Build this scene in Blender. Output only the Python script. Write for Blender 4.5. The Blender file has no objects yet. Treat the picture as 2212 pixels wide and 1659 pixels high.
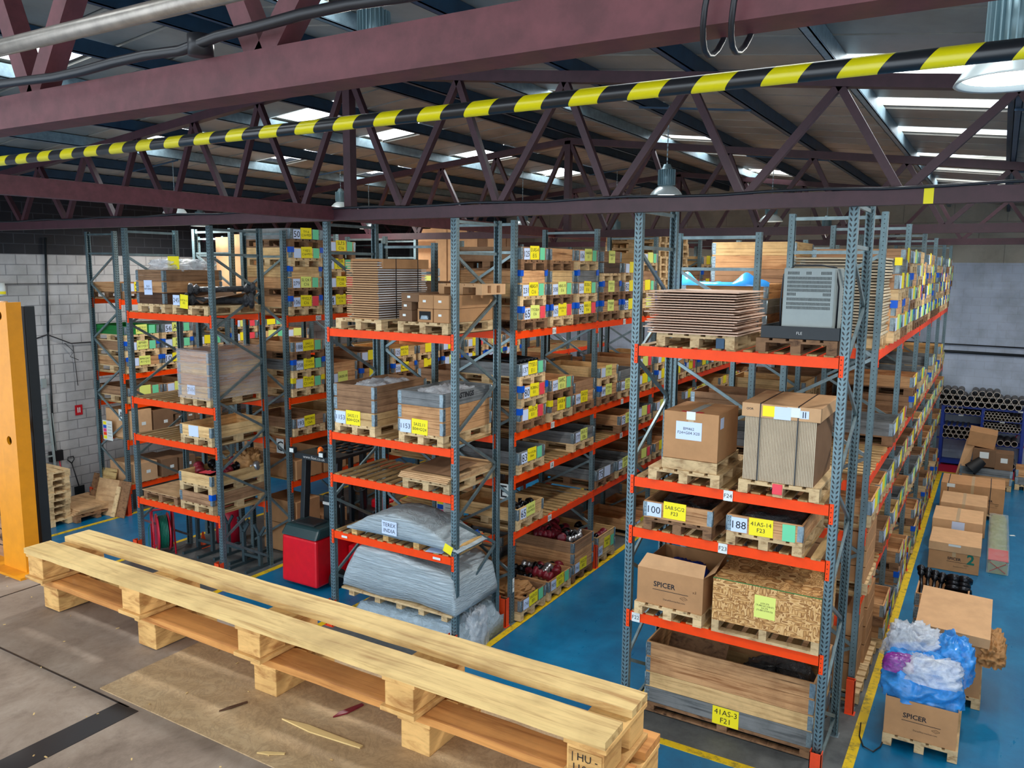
import bpy, math, random, re
from mathutils import Vector, Matrix, noise
random.seed(7)
PI = math.pi
COL = bpy.context.scene.collection
SC = bpy.context.scene

# ------------------------------------------------------------------ camera
F_PX = 1746.45
EYE = Vector((0, 0, 5.4363))
FW = Vector((-0.50873452, 0.8490293, -0.14261288))
RT = Vector((0.85706413, 0.51512437, 0.00937909))
UP = Vector((-0.08142649, 0.11745691, 0.9897341))
cam_data = bpy.data.cameras.new('camera')
cam_data.sensor_fit = 'HORIZONTAL'; cam_data.sensor_width = 36
cam_data.lens = F_PX / 2212 * 36
cam_data.clip_start = 0.05; cam_data.clip_end = 200
cam = bpy.data.objects.new('camera', cam_data); COL.objects.link(cam)
cam.matrix_world = Matrix(((RT.x, UP.x, -FW.x, EYE.x), (RT.y, UP.y, -FW.y, EYE.y), (RT.z, UP.z, -FW.z, EYE.z), (0, 0, 0, 1)))
SC.camera = cam
SC.view_settings.view_transform = 'Standard'
SC.view_settings.look = 'None'
SC.view_settings.exposure = 0.42
SC.view_settings.gamma = 1.0
SC.view_settings.use_curve_mapping = False

# ------------------------------------------------------------------ light
world = bpy.data.worlds.new('sky'); SC.world = world; world.use_nodes = True
bg = world.node_tree.nodes['Background']
bg.inputs[0].default_value = (0.80, 0.90, 1.0, 1); bg.inputs[1].default_value = 2.4
SKYLIGHT = 6.0        # brightness of the daylight panels
LAMP_W = 62.0         # each high bay lamp

# ------------------------------------------------------------------ helpers
def lin(c):
    c /= 255.0
    return c / 12.92 if c <= .04045 else ((c + .055) / 1.055) ** 2.4
def rgb(r, g, b): return (lin(r), lin(g), lin(b), 1)

class NT:
    def __init__(s, name, rough=.6, metal=0, spec=.5):
        s.m = bpy.data.materials.new(name); s.m.use_nodes = True
        s.t = s.m.node_tree; s.n = s.t.nodes; s.l = s.t.links
        s.b = s.n['Principled BSDF']
        s.b.inputs['Roughness'].default_value = rough
        s.b.inputs['Metallic'].default_value = metal
        s.b.inputs['Specular IOR Level'].default_value = spec
    def new(s, t, **k):
        n = s.n.new(t)
        for a, v in k.items(): setattr(n, a, v)
        return n
    def link(s, a, b): s.l.new(a, b)
    def coord(s, scale=(1, 1, 1), rot=(0, 0, 0), kind='Object', rnd=True):
        tc = s.new('ShaderNodeTexCoord'); mp = s.new('ShaderNodeMapping')
        mp.inputs['Scale'].default_value = scale; mp.inputs['Rotation'].default_value = rot
        s.link(tc.outputs[kind], mp.inputs['Vector'])
        if rnd:
            oi = s.new('ShaderNodeObjectInfo'); mu = s.new('ShaderNodeMath', operation='MULTIPLY'); mu.inputs[1].default_value = 37.0
            s.link(oi.outputs['Random'], mu.inputs[0])
            cb = s.new('ShaderNodeCombineXYZ')
            for i in range(3): s.link(mu.outputs[0], cb.inputs[i])
            s.link(cb.outputs[0], mp.inputs['Location'])
        return mp.outputs[0]
    def noise(s, vec, scale=5, detail=4, rough=.6, dist=0):
        n = s.new('ShaderNodeTexNoise'); n.inputs['Scale'].default_value = scale; n.inputs['Detail'].default_value = detail
        n.inputs['Roughness'].default_value = rough; n.inputs['Distortion'].default_value = dist
        s.link(vec, n.inputs['Vector']); return n.outputs['Fac']
    def ramp(s, fac, stops):
        r = s.new('ShaderNodeValToRGB'); e = r.color_ramp.elements
        while len(e) < len(stops): e.new(.5)
        for i, (p, c) in enumerate(stops): e[i].position = p; e[i].color = c
        s.link(fac, r.inputs[0]); return r.outputs[0]
    def mix(s, fac, a, b, mode='MIX'):
        m = s.new('ShaderNodeMix', data_type='RGBA', blend_type=mode)
        for v, i in ((fac, 0), (a, 6), (b, 7)):
            if hasattr(v, 'is_output') or hasattr(v, 'links'): s.link(v, m.inputs[i])
            else: m.inputs[i].default_value = v
        return m.outputs[2]
    def math(s, op, a, b=0.0, c=None):
        m = s.new('ShaderNodeMath', operation=op)
        for i, v in enumerate((a, b) if c is None else (a, b, c)):
            if hasattr(v, 'links'): s.link(v, m.inputs[i])
            else: m.inputs[i].default_value = v
        return m.outputs[0]
    def vary(s, col, amt=.25):
        oi = s.new('ShaderNodeObjectInfo'); hs = s.new('ShaderNodeHueSaturation')
        v = s.math('MULTIPLY_ADD', oi.outputs['Random'], amt, 1 - amt / 2)
        s.link(v, hs.inputs['Value']); s.link(col, hs.inputs['Color']); return hs.outputs[0]
    def base(s, c):
        if hasattr(c, 'links'): s.link(c, s.b.inputs['Base Color'])
        else: s.b.inputs['Base Color'].default_value = c
        return s
    def bump(s, h, strength=.3, dist=.01):
        b = s.new('ShaderNodeBump'); b.inputs['Strength'].default_value = strength; b.inputs['Distance'].default_value = dist
        s.link(h, b.inputs['Height']); s.link(b.outputs[0], s.b.inputs['Normal']); return s

M = {}
def plain(name, c, rough=.55, metal=0, spec=.5, dirt=.0, emis=None, scale=8):
    n = NT(name, rough, metal, spec)
    if dirt:
        f = n.noise(n.coord(), scale, 5, .65)
        d = tuple(x * (1 - dirt) for x in c[:3]) + (1,)
        n.base(n.ramp(f, [(.35, d), (.65, c)]))
    else: n.base(c)
    if emis:
        n.b.inputs['Emission Color'].default_value = c; n.b.inputs['Emission Strength'].default_value = emis
    M[name] = n.m; return n
def wood(name, c1, c2, scale, rough=.7, amt=.3, knots=True):
    n = NT(name, rough, 0, .25)
    v = n.coord(scale)
    f = n.noise(v, 1.0, 6, .65, .6)
    col = n.ramp(f, [(.32, c2), (.5, c1), (.68, tuple(min(1, x * 1.15) for x in c1[:3]) + (1,))])
    if knots:
        v2 = n.coord(tuple(x * .38 for x in scale))
        vo = n.new('ShaderNodeTexVoronoi'); vo.inputs['Scale'].default_value = 1.0; n.link(v2, vo.inputs['Vector'])
        k = n.ramp(vo.outputs['Distance'], [(.05, (1, 1, 1, 1)), (.12, (0, 0, 0, 1))])
        col = n.mix(k, col, tuple(x * .35 for x in c2[:3]) + (1,))
    g = n.noise(n.coord(), 3.5, 4, .6)
    col = n.mix(n.ramp(g, [(.45, (0, 0, 0, 1)), (.8, (.55, .55, .55, 1))]), col, tuple(x * .55 for x in c2[:3]) + (1,))
    n.base(n.vary(col, amt)); n.bump(f, .25, .004)
    M[name] = n.m
H = (1.1, 1.1, 24)
wood('pine_board', rgb(222, 184, 128), rgb(176, 132, 82), H)
wood('orange_board', rgb(206, 156, 108), rgb(156, 104, 64), H)
wood('brown_board', rgb(160, 122, 90), rgb(112, 80, 56), H)
wood('grey_board', rgb(124, 126, 126), rgb(74, 78, 80), H, amt=.3)
wood('dark_board', rgb(92, 64, 46), rgb(52, 36, 28), H)
wood('pallet_wood', rgb(214, 184, 138), rgb(160, 124, 84), (9, 2.2, 20))
wood('old_pallet_wood', rgb(140, 104, 74), rgb(88, 62, 44), (9, 2.2, 20))
wood('slat_wood', rgb(178, 146, 98), rgb(120, 90, 56), (22, 1.4, 10), knots=False)
wood('plank_wood', rgb(218, 188, 128), rgb(166, 124, 74), (1.6, 24, 24), amt=.12)
wood('block_wood', rgb(222, 178, 112), rgb(176, 124, 70), (8, 8, 26), amt=.12, knots=False)
wood('red_plank_wood', rgb(206, 146, 82), rgb(160, 98, 50), (1.4, 26, 26), amt=.1)
wood('ply_face', rgb(206, 168, 124), rgb(180, 138, 96), (2, 8, 8), knots=False, amt=.1)

def perforated(name, c):
    n = NT(name, .42, .55, .5)
    tc = n.new('ShaderNodeTexCoord'); sp = n.new('ShaderNodeSeparateXYZ'); n.link(tc.outputs['Object'], sp.inputs[0])
    sn = n.new('ShaderNodeSeparateXYZ'); n.link(tc.outputs['Normal'], sn.inputs[0])
    x, y, z = sp.outputs; nx, ny, nz = sn.outputs
    fz = n.math('MULTIPLY', n.math('SUBTRACT', n.math('FRACT', n.math('MULTIPLY', z, 20.0)), .5), .05)
    ax = n.math('ABSOLUTE', x)
    u = n.math('DIVIDE', n.math('ADD', n.math('SUBTRACT', ax, .021), n.math('MULTIPLY', fz, -.45)), .0088)
    w = n.math('DIVIDE', fz, .018)
    d = n.math('ADD', n.math('MULTIPLY', u, u), n.math('MULTIPLY', w, w))
    hole = n.math('MULTIPLY', n.math('LESS_THAN', d, 1.0), n.math('GREATER_THAN', n.math('ABSOLUTE', ny), .5))
    u2 = n.math('DIVIDE', n.math('SUBTRACT', y, .035), .006); w2 = n.math('DIVIDE', fz, .006)
    d2 = n.math('ADD', n.math('MULTIPLY', u2, u2), n.math('MULTIPLY', w2, w2))
    hole2 = n.math('MULTIPLY', n.math('LESS_THAN', d2, 1.0), n.math('GREATER_THAN', n.math('ABSOLUTE', nx), .5))
    f = n.noise(n.coord((6, 6, 2)), 3, 5, .7)
    c2 = tuple(q * .68 for q in c[:3]) + (1,)
    col = n.ramp(f, [(.35, c2), (.65, c)])
    h = n.math('MAXIMUM', hole, hole2)
    col = n.mix(h, col, (.012, .014, .016, 1)); n.base(col)
    n.link(n.math('MULTIPLY_ADD', h, -.5, .5), n.b.inputs['Metallic'])
    M[name] = n.m
perforated('rack_steel', rgb(116, 140, 146))
plain('brace_steel', rgb(136, 156, 160), .35, .6, dirt=.3)
plain('zinc', rgb(150, 168, 176), .35, .5, dirt=.35, scale=30)
plain('orange_paint', rgb(255, 72, 0), .45, spec=.3, dirt=.08)
plain('guard_orange', rgb(236, 72, 22), .5, dirt=.15)
plain('blue_plastic', rgb(0, 86, 200), .35)
plain('yellow_plastic', rgb(236, 214, 30), .4)
plain('paper_white', rgb(206, 222, 250), .6)
plain('paper_yellow', rgb(250, 232, 24), .6)
plain('paper_lime', rgb(228, 236, 120), .6)
plain('paper_green', rgb(112, 212, 160), .6)
plain('paper_red', rgb(240, 70, 84), .6)
plain('ink', rgb(18, 18, 24), .6)
plain('sign_white', rgb(226, 232, 228), .5)
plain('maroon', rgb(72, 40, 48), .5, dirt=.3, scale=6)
plain('lit_maroon', rgb(108, 58, 64), .55, dirt=.35, scale=10)  # lit copy of maroon, paler for lamplight on the nearest truss and girder
plain('purlin', rgb(48, 78, 104), .5, .2, dirt=.3, scale=4)
plain('purlin_zinc', rgb(140, 165, 176), .45, .3, dirt=.3, scale=10)
plain('cable_black', rgb(26, 28, 34), .4)
plain('black_metal', rgb(34, 40, 44), .45, .2, dirt=.2)
plain('cradle_grey', rgb(60, 78, 84), .5, .2, dirt=.2)
plain('tube_zinc', rgb(176, 168, 158), .35, .6, dirt=.35, scale=14)
plain('yellow_steel', rgb(228, 148, 0), .45, dirt=.12, scale=12)
plain('lamp_body', rgb(130, 158, 166), .4, .4)
plain('lamp_shade', rgb(216, 228, 228), .3, .3)
plain('lamp_glass', rgb(255, 255, 250), .4, emis=6)
plain('red_paint', rgb(222, 16, 34), .3, dirt=.12)
plain('red_dark', rgb(190, 24, 50), .35)
plain('truck_cover', rgb(30, 58, 62), .35)
plain('rubber', rgb(22, 22, 24), .6)
plain('seat_vinyl', rgb(20, 30, 34), .4)
plain('beacon', rgb(255, 110, 10), .25)
plain('hose_green', rgb(16, 110, 90), .4)
plain('rack_blue', rgb(14, 52, 150), .45, dirt=.15)
plain('pipe_steel', rgb(120, 112, 104), .5, .5, dirt=.3)
plain('pipe_rim', rgb(200, 190, 176), .4, .3)
plain('cabinet_grey', rgb(150, 160, 158), .5, dirt=.06)
plain('slot_black', rgb(12, 14, 16), .8)
plain('cable_clip', rgb(190, 190, 186), .5)
plain('dark_steel', rgb(40, 42, 46), .25, .8)
plain('steel_bright', rgb(170, 172, 176), .25, .8)
plain('shaft_red', rgb(120, 22, 40), .4)
plain('green_paint', rgb(20, 120, 50), .5)
plain('blue_bag', rgb(60, 150, 230), .2)
plain('cone_orange', rgb(250, 90, 30), .5)
plain('tape', rgb(190, 160, 120), .3)
plain('brown_paper', rgb(176, 128, 76), .7, dirt=.25)
plain('white_ceramic', rgb(224, 226, 222), .4)
plain('red_sign', rgb(196, 30, 40), .5)
plain('pink', rgb(232, 60, 130), .5)
plain('olive_wrap', rgb(150, 160, 110), .3, dirt=.25)
def cardboard(name, c, sc=(1, 1, 1)):
    n = NT(name, .75, 0, .2)
    f = n.noise(n.coord(sc), 5, 4, .6)
    n.base(n.vary(n.ramp(f, [(.3, tuple(q * .84 for q in c[:3]) + (1,)), (.7, c)]), .16)); M[name] = n.m
cardboard('cardboard', rgb(190, 142, 98))
cardboard('cardboard_light', rgb(212, 168, 124))
cardboard('cardboard_pale', rgb(206, 190, 162))
cardboard('cardboard_dark', rgb(132, 100, 74))
cardboard('sheet_pink', rgb(224, 190, 166), (1, 1, 40))
cardboard('sheet_white', rgb(222, 222, 220), (1, 1, 40))
def film(name, c, alpha, rough=.12, scale=(2, 2, 9), strength=.9):
    n = NT(name, rough, 0, .9)
    v = n.coord(scale); f = n.noise(v, 3, 6, .7, 1.2)
    n.base(c); n.bump(f, strength, .03)
    a = n.ramp(f, [(.38, (alpha * .7,) * 3 + (1,)), (.62, (min(1, alpha * 1.35),) * 3 + (1,))])
    n.link(a, n.b.inputs['Alpha']); M[name] = n.m
film('stretch_film', rgb(232, 224, 224), .30, .08, (.5, .5, 7), .9)  # streaks of opacity stand in for highlights on the wrap
film('bag_clear', rgb(225, 232, 240), .50, .10, (1.6, 1.6, 1.6), .5)
film('parcel_film', rgb(225, 232, 225), .22, .08, (1.5, 1.5, 1.5), .4)
film('bag_blue_film', rgb(50, 150, 235), .88, .10, (1.6, 1.6, 1.6), .5)
film('bag_purple_film', rgb(140, 40, 150), .95, .15, (1.6, 1.6, 1.6), .4)
def foil(name, c, sc):
    n = NT(name, .28, 0, .8)
    f = n.noise(n.coord(sc), 2.5, 6, .65, .8)
    n.base(n.ramp(f, [(.3, tuple(q * .7 for q in c[:3]) + (1,)), (.62, c)])); n.bump(f, .9, .05); M[name] = n.m
foil('grey_wrap', rgb(196, 212, 220), (1.0, 2, 14))
foil('grey_bag', rgb(176, 196, 208), (4, 4, 6))
foil('black_wrap', rgb(26, 28, 34), (6, 6, 6))
def osb():
    n = NT('osb', .7, 0, .2); cols = []
    for i, s in enumerate(((8, 8, 34), (30, 30, 9))):
        vo = n.new('ShaderNodeTexVoronoi'); vo.inputs['Scale'].default_value = 1.0
        n.link(n.coord(s, (0.5 * i, .3, .6 - i)), vo.inputs['Vector'])
        cols.append(n.ramp(n.math('FRACT', n.math('MULTIPLY', vo.outputs['Distance'], 1.7)), [(0, rgb(232, 190, 132)), (.5, rgb(206, 156, 96)), (1, rgb(134, 84, 44))]))
        if i == 0:
            sw = vo.outputs['Color']
    n.base(n.mix(n.math('GREATER_THAN', sw, .5), cols[0], cols[1])); M['osb'] = n.m
osb()
def blocks(name, c, mortar, axes, bw=.45, bh=.225, rough=.6, m=.012, var=.08, bump=.35):
    n = NT(name, rough, 0, .35)
    tc = n.new('ShaderNodeTexCoord'); sp = n.new('ShaderNodeSeparateXYZ'); n.link(tc.outputs['Object'], sp.inputs[0])
    cb = n.new('ShaderNodeCombineXYZ'); n.link(sp.outputs[axes], cb.inputs[0]); n.link(sp.outputs[2], cb.inputs[1])
    br = n.new('ShaderNodeTexBrick'); br.inputs['Scale'].default_value = 1; br.inputs['Brick Width'].default_value = bw
    br.inputs['Row Height'].default_value = bh; br.inputs['Mortar Size'].default_value = m; br.inputs['Mortar Smooth'].default_value = .3
    br.inputs['Color1'].default_value = c; br.inputs['Color2'].default_value = tuple(q * (1 - var) for q in c[:3]) + (1,)
    br.inputs['Mortar'].default_value = mortar; br.inputs['Bias'].default_value = 0
    n.link(cb.outputs[0], br.inputs['Vector'])
    f = n.noise(n.coord(rnd=False), 1.6, 6, .6)
    g = n.ramp(f, [(.3, (.72, .72, .70, 1)), (.6, (1, 1, 1, 1))])
    n.base(n.mix(1.0, br.outputs['Color'], g, 'MULTIPLY'))
    n.bump(n.math('SUBTRACT', 1.0, br.outputs['Fac']), bump, .01); M[name] = n.m
blocks('block_wall_left', rgb(196, 196, 196), rgb(150, 150, 152), 1)
blocks('block_wall_back', rgb(190, 204, 224), rgb(176, 188, 206), 0, m=.006, var=.04, bump=.2)
blocks('panel_wall', rgb(186, 182, 168), rgb(150, 148, 138), 0, 1.3, .62, m=.012)
blocks('dark_block_wall', rgb(34, 38, 46), rgb(58, 62, 70), 1, var=.2)
def floor_mat():
    n = NT('floor_paint', .32, 0, .45)
    f = n.noise(n.coord(rnd=False), .9, 8, .7, .4); g = n.noise(n.coord((1, .25, 1), rnd=False), 5, 6, .75)
    c = n.ramp(f, [(.3, rgb(0, 86, 128)), (.5, rgb(4, 106, 150)), (.7, rgb(18, 124, 170))])
    c = n.mix(n.ramp(g, [(.60, (0, 0, 0, 1)), (.74, (.55, .55, .55, 1))]), c, rgb(58, 92, 112))
    n.base(c); n.link(n.math('MULTIPLY_ADD', g, .35, .15), n.b.inputs['Roughness']); M['floor_paint'] = n.m
    n = NT('rack_floor', .6, 0, .3)
    f = n.noise(n.coord(rnd=False), 1.6, 7, .7)
    n.base(n.ramp(f, [(.3, rgb(66, 68, 70)), (.7, rgb(110, 112, 110))])); M['rack_floor'] = n.m
    n = NT('line_yellow', .5, 0, .4)
    f = n.noise(n.coord(rnd=False), 7, 7, .75)
    n.base(n.ramp(f, [(.36, rgb(150, 130, 50)), (.5, rgb(228, 190, 22))])); M['line_yellow'] = n.m
    n = NT('line_red', .5, 0, .4); n.base(rgb(176, 24, 50)); M['line_red'] = n.m
    n = NT('mezzanine_board', .6, 0, .35)
    f = n.noise(n.coord((1, .7, 1), rnd=False), 2.4, 9, .75, .5); g = n.noise(n.coord(rnd=False), 14, 5, .7)
    c = n.ramp(f, [(.3, rgb(104, 88, 76)), (.5, rgb(140, 124, 110)), (.72, rgb(164, 150, 136))])
    c = n.mix(n.ramp(g, [(.55, (0, 0, 0, 1)), (.8, (.5, .5, .5, 1))]), c, rgb(92, 76, 66))
    n.base(c); M['mezzanine_board'] = n.m
    n = NT('ply_sheet', .65, 0, .3)
    f = n.noise(n.coord((.6, 1.2, 1), rnd=False), 3.2, 9, .75, .8); g = n.noise(n.coord((1, 1, 1), rnd=False), 9, 7, .8, 2)
    c = n.ramp(f, [(.3, rgb(150, 122, 88)), (.5, rgb(184, 156, 118)), (.72, rgb(200, 176, 140))])
    c = n.mix(n.ramp(g, [(.44, (0, 0, 0, 1)), (.5, (.35, .35, .35, 1)), (.53, (0, 0, 0, 1))]), c, rgb(100, 78, 56))
    n.base(c); M['ply_sheet'] = n.m
floor_mat()
def roof_mat():
    n = NT('roof_board', .4, 0, .4)
    f = n.noise(n.coord((1, .6, 1), rnd=False), 1.3, 6, .6)
    n.base(n.ramp(f, [(.3, rgb(128, 124, 116)), (.7, rgb(168, 162, 152))])); M['roof_board'] = n.m
    n = NT('daylight_panel', .4); n.base((1, 1, 1, 1))
    n.b.inputs['Emission Color'].default_value = (.93, .98, 1, 1); n.b.inputs['Emission Strength'].default_value = SKYLIGHT; M['daylight_panel'] = n.m
    n = NT('stripe_tape', .3, 0, .6)
    tc = n.new('ShaderNodeTexCoord'); sp = n.new('ShaderNodeSeparateXYZ'); n.link(tc.outputs['Object'], sp.inputs[0])
    a = n.math('ADD', sp.outputs[0], n.math('MULTIPLY', sp.outputs[2], -.9))
    s = n.math('LESS_THAN', n.math('FRACT', n.math('MULTIPLY', a, 4.85)), .5)
    n.base(n.mix(s, rgb(28, 32, 36), rgb(222, 214, 0))); M['stripe_tape'] = n.m
roof_mat()

class MB:
    """collects shapes into one mesh"""
    def __init__(s): s.v = []; s.f = []; s.mi = []; s.sm = []
    def add(s, vs, fs, mi=0, sm=False, mat=None):
        o = len(s.v)
        s.v += [tuple(mat @ Vector(v)) if mat else tuple(v) for v in vs]
        s.f += [tuple(i + o for i in f) for f in fs]; s.mi += [mi] * len(fs); s.sm += [sm] * len(fs); return s
    def box(s, x0, x1, y0, y1, z0, z1, mi=0, mat=None):
        v = [(x, y, z) for x in (x0, x1) for y in (y0, y1) for z in (z0, z1)]
        return s.add(v, [(0, 1, 3, 2), (4, 6, 7, 5), (0, 4, 5, 1), (2, 3, 7, 6), (0, 2, 6, 4), (1, 5, 7, 3)], mi, False, mat)
    def bar(s, p, q, w, h, mi=0, up=(0, 0, 1)):
        p, q = Vector(p), Vector(q); d = (q - p); L = d.length; d.normalize(); u = Vector(up)
        if abs(d.dot(u)) > .99: u = Vector((0, 1, 0))
        r = d.cross(u).normalized(); u = r.cross(d)
        m = Matrix(((r.x, d.x, u.x, p.x), (r.y, d.y, u.y, p.y), (r.z, d.z, u.z, p.z), (0, 0, 0, 1)))
        return s.box(-w / 2, w / 2, 0, L, -h / 2, h / 2, mi, m)
    def tube(s, pts, r, n=12, mi=0, cap=True, sm=True):
        pts = [Vector(p) for p in pts]; rs = r if isinstance(r, (list, tuple)) else [r] * len(pts)
        vs = []; prev = None
        for i, p in enumerate(pts):
            a = pts[max(0, i - 1)]; b = pts[min(len(pts) - 1, i + 1)]; d = (b - a)
            d = d.normalized() if d.length > 1e-9 else (prev[0] if prev else Vector((0, 0, 1)))
            if prev: u = prev[1] - d * prev[1].dot(d); u.normalize()
            else:
                t = Vector((0, 0, 1)) if abs(d.z) < .9 else Vector((1, 0, 0)); u = (t - d * t.dot(d)).normalized()
            w = d.cross(u); prev = (d, u)
            vs += [p + (u * math.cos(2 * PI * k / n) + w * math.sin(2 * PI * k / n)) * rs[i] for k in range(n)]
        fs = [(i * n + k, i * n + (k + 1) % n, (i + 1) * n + (k + 1) % n, (i + 1) * n + k) for i in range(len(pts) - 1) for k in range(n)]
        s.add(vs, fs, mi, sm)
        if cap:
            o = len(s.v) - len(vs)
            s.f += [tuple(o + k for k in reversed(range(n))), tuple(o + (len(pts) - 1) * n + k for k in range(n))]; s.mi += [mi] * 2; s.sm += [False] * 2
        return s
    def lathe(s, prof, n=24, mi=0, c=(0, 0, 0), axis='z'):
        vs = []
        for r, z in prof:
            for k in range(n):
                a = 2 * PI * k / n; q = (r * math.cos(a), r * math.sin(a), z)
                if axis == 'y': q = (q[0], q[2], q[1])
                if axis == 'x': q = (q[2], q[0], q[1])
                vs.append((q[0] + c[0], q[1] + c[1], q[2] + c[2]))
        fs = [(i * n + k, i * n + (k + 1) % n, (i + 1) * n + (k + 1) % n, (i + 1) * n + k) for i in range(len(prof) - 1) for k in range(n)]
        return s.add(vs, fs, mi, True)
    def prism(s, poly, z0, z1, mi=0, mat=None):
        n = len(poly); v = [(x, y, z0) for x, y in poly] + [(x, y, z1) for x, y in poly]
        f = [tuple(reversed(range(n))), tuple(range(n, 2 * n))] + [(i, (i + 1) % n, (i + 1) % n + n, i + n) for i in range(n)]
        return s.add(v, f, mi, False, mat)
    def mesh(s, name, mats):
        me = bpy.data.meshes.new(name); me.from_pydata(s.v, [], s.f)
        for m in (mats if isinstance(mats, (list, tuple)) else [mats]): me.materials.append(M[m] if isinstance(m, str) else m)
        me.polygons.foreach_set('material_index', s.mi); me.polygons.foreach_set('use_smooth', s.sm); me.update(); return me
    def build(s, name, mats, parent=None, loc=(0, 0, 0), rz=0, bevel=0):
        me = s.mesh(name, mats); o = put(name, me, parent, loc, rz)
        if bevel:
            b = o.modifiers.new('bevel', 'BEVEL'); b.width = bevel; b.segments = 2; b.limit_method = 'ANGLE'
        return o
def put(name, me, parent=None, loc=(0, 0, 0), rz=0):
    o = bpy.data.objects.new(name, me); COL.objects.link(o); o.location = loc; o.rotation_euler = (0, 0, rz)
    if parent: o.parent = parent
    return o
ORDW = 'zeroth first second third fourth fifth sixth seventh eighth ninth tenth eleventh twelfth thirteenth fourteenth fifteenth'.split()
def tag(o, label=None, cat=None, group=None, kind=None):
    if label: label = re.sub(r'\b(?:number|bay|post|layer) (\d+)', lambda q: ORDW[int(q.group(1))] + (' one' if q.group(0)[0] == 'n' else ' ' + q.group(0).split()[0]), label)
    if label: o['label'] = label
    if cat: o['category'] = cat
    if group: o['group'] = group
    if kind: o['kind'] = kind
    return o
def thing(name, label, cat, loc=(0, 0, 0), rz=0, group=None):
    return tag(put(name, None, None, loc, rz), label, cat, group)
def struct(o): return tag(o, kind='structure')
CACHE = {}
def cached(key, fn):
    if key not in CACHE: CACHE[key] = fn()
    return CACHE[key]

def text_mesh(lines, w, h, mat='ink', bold=0.0):
    def mk():
        cu = bpy.data.curves.new('lettering', 'FONT'); cu.body = '\n'.join(lines); cu.align_x = 'CENTER'; cu.size = 1
        cu.offset = bold; cu.space_line = 1.05; cu.resolution_u = 2
        ob = bpy.data.objects.new('lettering', cu); COL.objects.link(ob)
        dg = bpy.context.evaluated_depsgraph_get(); dg.update()
        me = bpy.data.meshes.new_from_object(ob.evaluated_get(dg)); bpy.data.objects.remove(ob)
        xs = [v.co.x for v in me.vertices]; ys = [v.co.y for v in me.vertices]
        if not xs: return me
        cx, cy = (min(xs) + max(xs)) / 2, (min(ys) + max(ys)) / 2
        k = min(w * .86 / (max(xs) - min(xs)), h * .78 / (max(ys) - min(ys)))
        for v in me.vertices: v.co = ((v.co.x - cx) * k, 0, (v.co.y - cy) * k)
        me.materials.clear(); me.materials.append(M[mat]); me.update(); return me
    return cached(('text', tuple(lines), round(w, 4), round(h, 4), mat, bold), mk)
def card(parent, name, x, y, z, w, h, mat, lines=None, rz=0, ink='ink', bold=0.0, tilt=0):
    """a flat card standing in the local xz plane, front towards -y"""
    me = cached(('card', round(w, 3), round(h, 3), mat), lambda: MB().box(-w / 2, w / 2, -.001, .001, -h / 2, h / 2).mesh(name, mat))
    c = put(name, me, parent, (x, y, z), rz)
    if tilt: c.rotation_euler[1] = tilt
    if lines: put('lettering', text_mesh(lines, w, h, ink, bold), c, (0, -.0025, 0))
    return c

# ------------------------------------------------------------------ floor, walls
XL, YB, XR, YF = -18.4, 26.4, 7.0, -4.0
struct(MB().box(XL - .2, XR + .2, YF - 1, YB + .2, -.3, 0).build('floor', 'floor_paint'))
fi = [0]
def floor_patch(name, x0, x1, y0, y1, mat, z=.004):
    fi[0] += 1
    o = struct(MB().box(x0, x1, y0, y1, -.001, z).build(name, mat)); return o
for i, (x0, x1, y0) in enumerate(((-3.55, -1.02, 8.4), (-8.45, -5.9, 8.5), (-13.5, -10.85, 8.5), (-18.2, -15.95, 10.2))):
    floor_patch('floor_rack_bay_%s' % 'abcd'[i], x0, x1, y0, 25.0, 'rack_floor')
n = 0
def trim(x0, x1, y0, y1, mat='line_yellow', z=.007):
    global n
    n += 1; struct(MB().box(x0, x1, y0, y1, 0, z).build('trim_%d' % n, mat))
trim(-6.01, -5.905, 8.34, 25.2); trim(-1.075, -.968, 5.5, 24.5); trim(-3.62, -1.075, 8.335, 8.445); trim(-3.62, -3.52, 8.445, 25.2)
trim(-10.92, -10.81, 8.34, 25.2); trim(-8.56, -8.45, 8.34, 25.2); trim(-13.6, -13.5, 8.34, 25.2); trim(-16.03, -15.93, 8.5, 25.2)
trim(-8.45, -6.01, 8.34, 8.44); trim(-13.5, -10.92, 8.34, 8.44); trim(-18.3, -16.03, 10.2, 10.3); trim(-18.3, -15.0, 7.6, 7.7)
trim(-5.0, 6.9, 24.65, 25.85, 'line_red', .006); trim(-5.0, 6.9, 24.55, 24.65, 'line_yellow', .0075)
WS = 5.63
def wall(name, x0, x1, y0, y1, z0, z1, mat): return struct(MB().box(x0, x1, y0, y1, z0, z1).build(name, mat))
wall('wall_left', XL - .25, XL, YF, YB, 0, WS, 'block_wall_left')
wall('wall_left_upper', XL - .25, XL - .02, YF, YB, WS, 8.6, 'dark_block_wall')
wall('wall_back', XL - .25, XR + .2, YB, YB + .25, 0, 5.69, 'block_wall_back')
wall('wall_back_upper', XL - .25, XR + .2, YB + .03, YB + .25, 5.69, 8.6, 'panel_wall')
wall('wall_right', XR, XR + .25, YF + 4, YB, 0, 8.6, 'block_wall_left')
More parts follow.
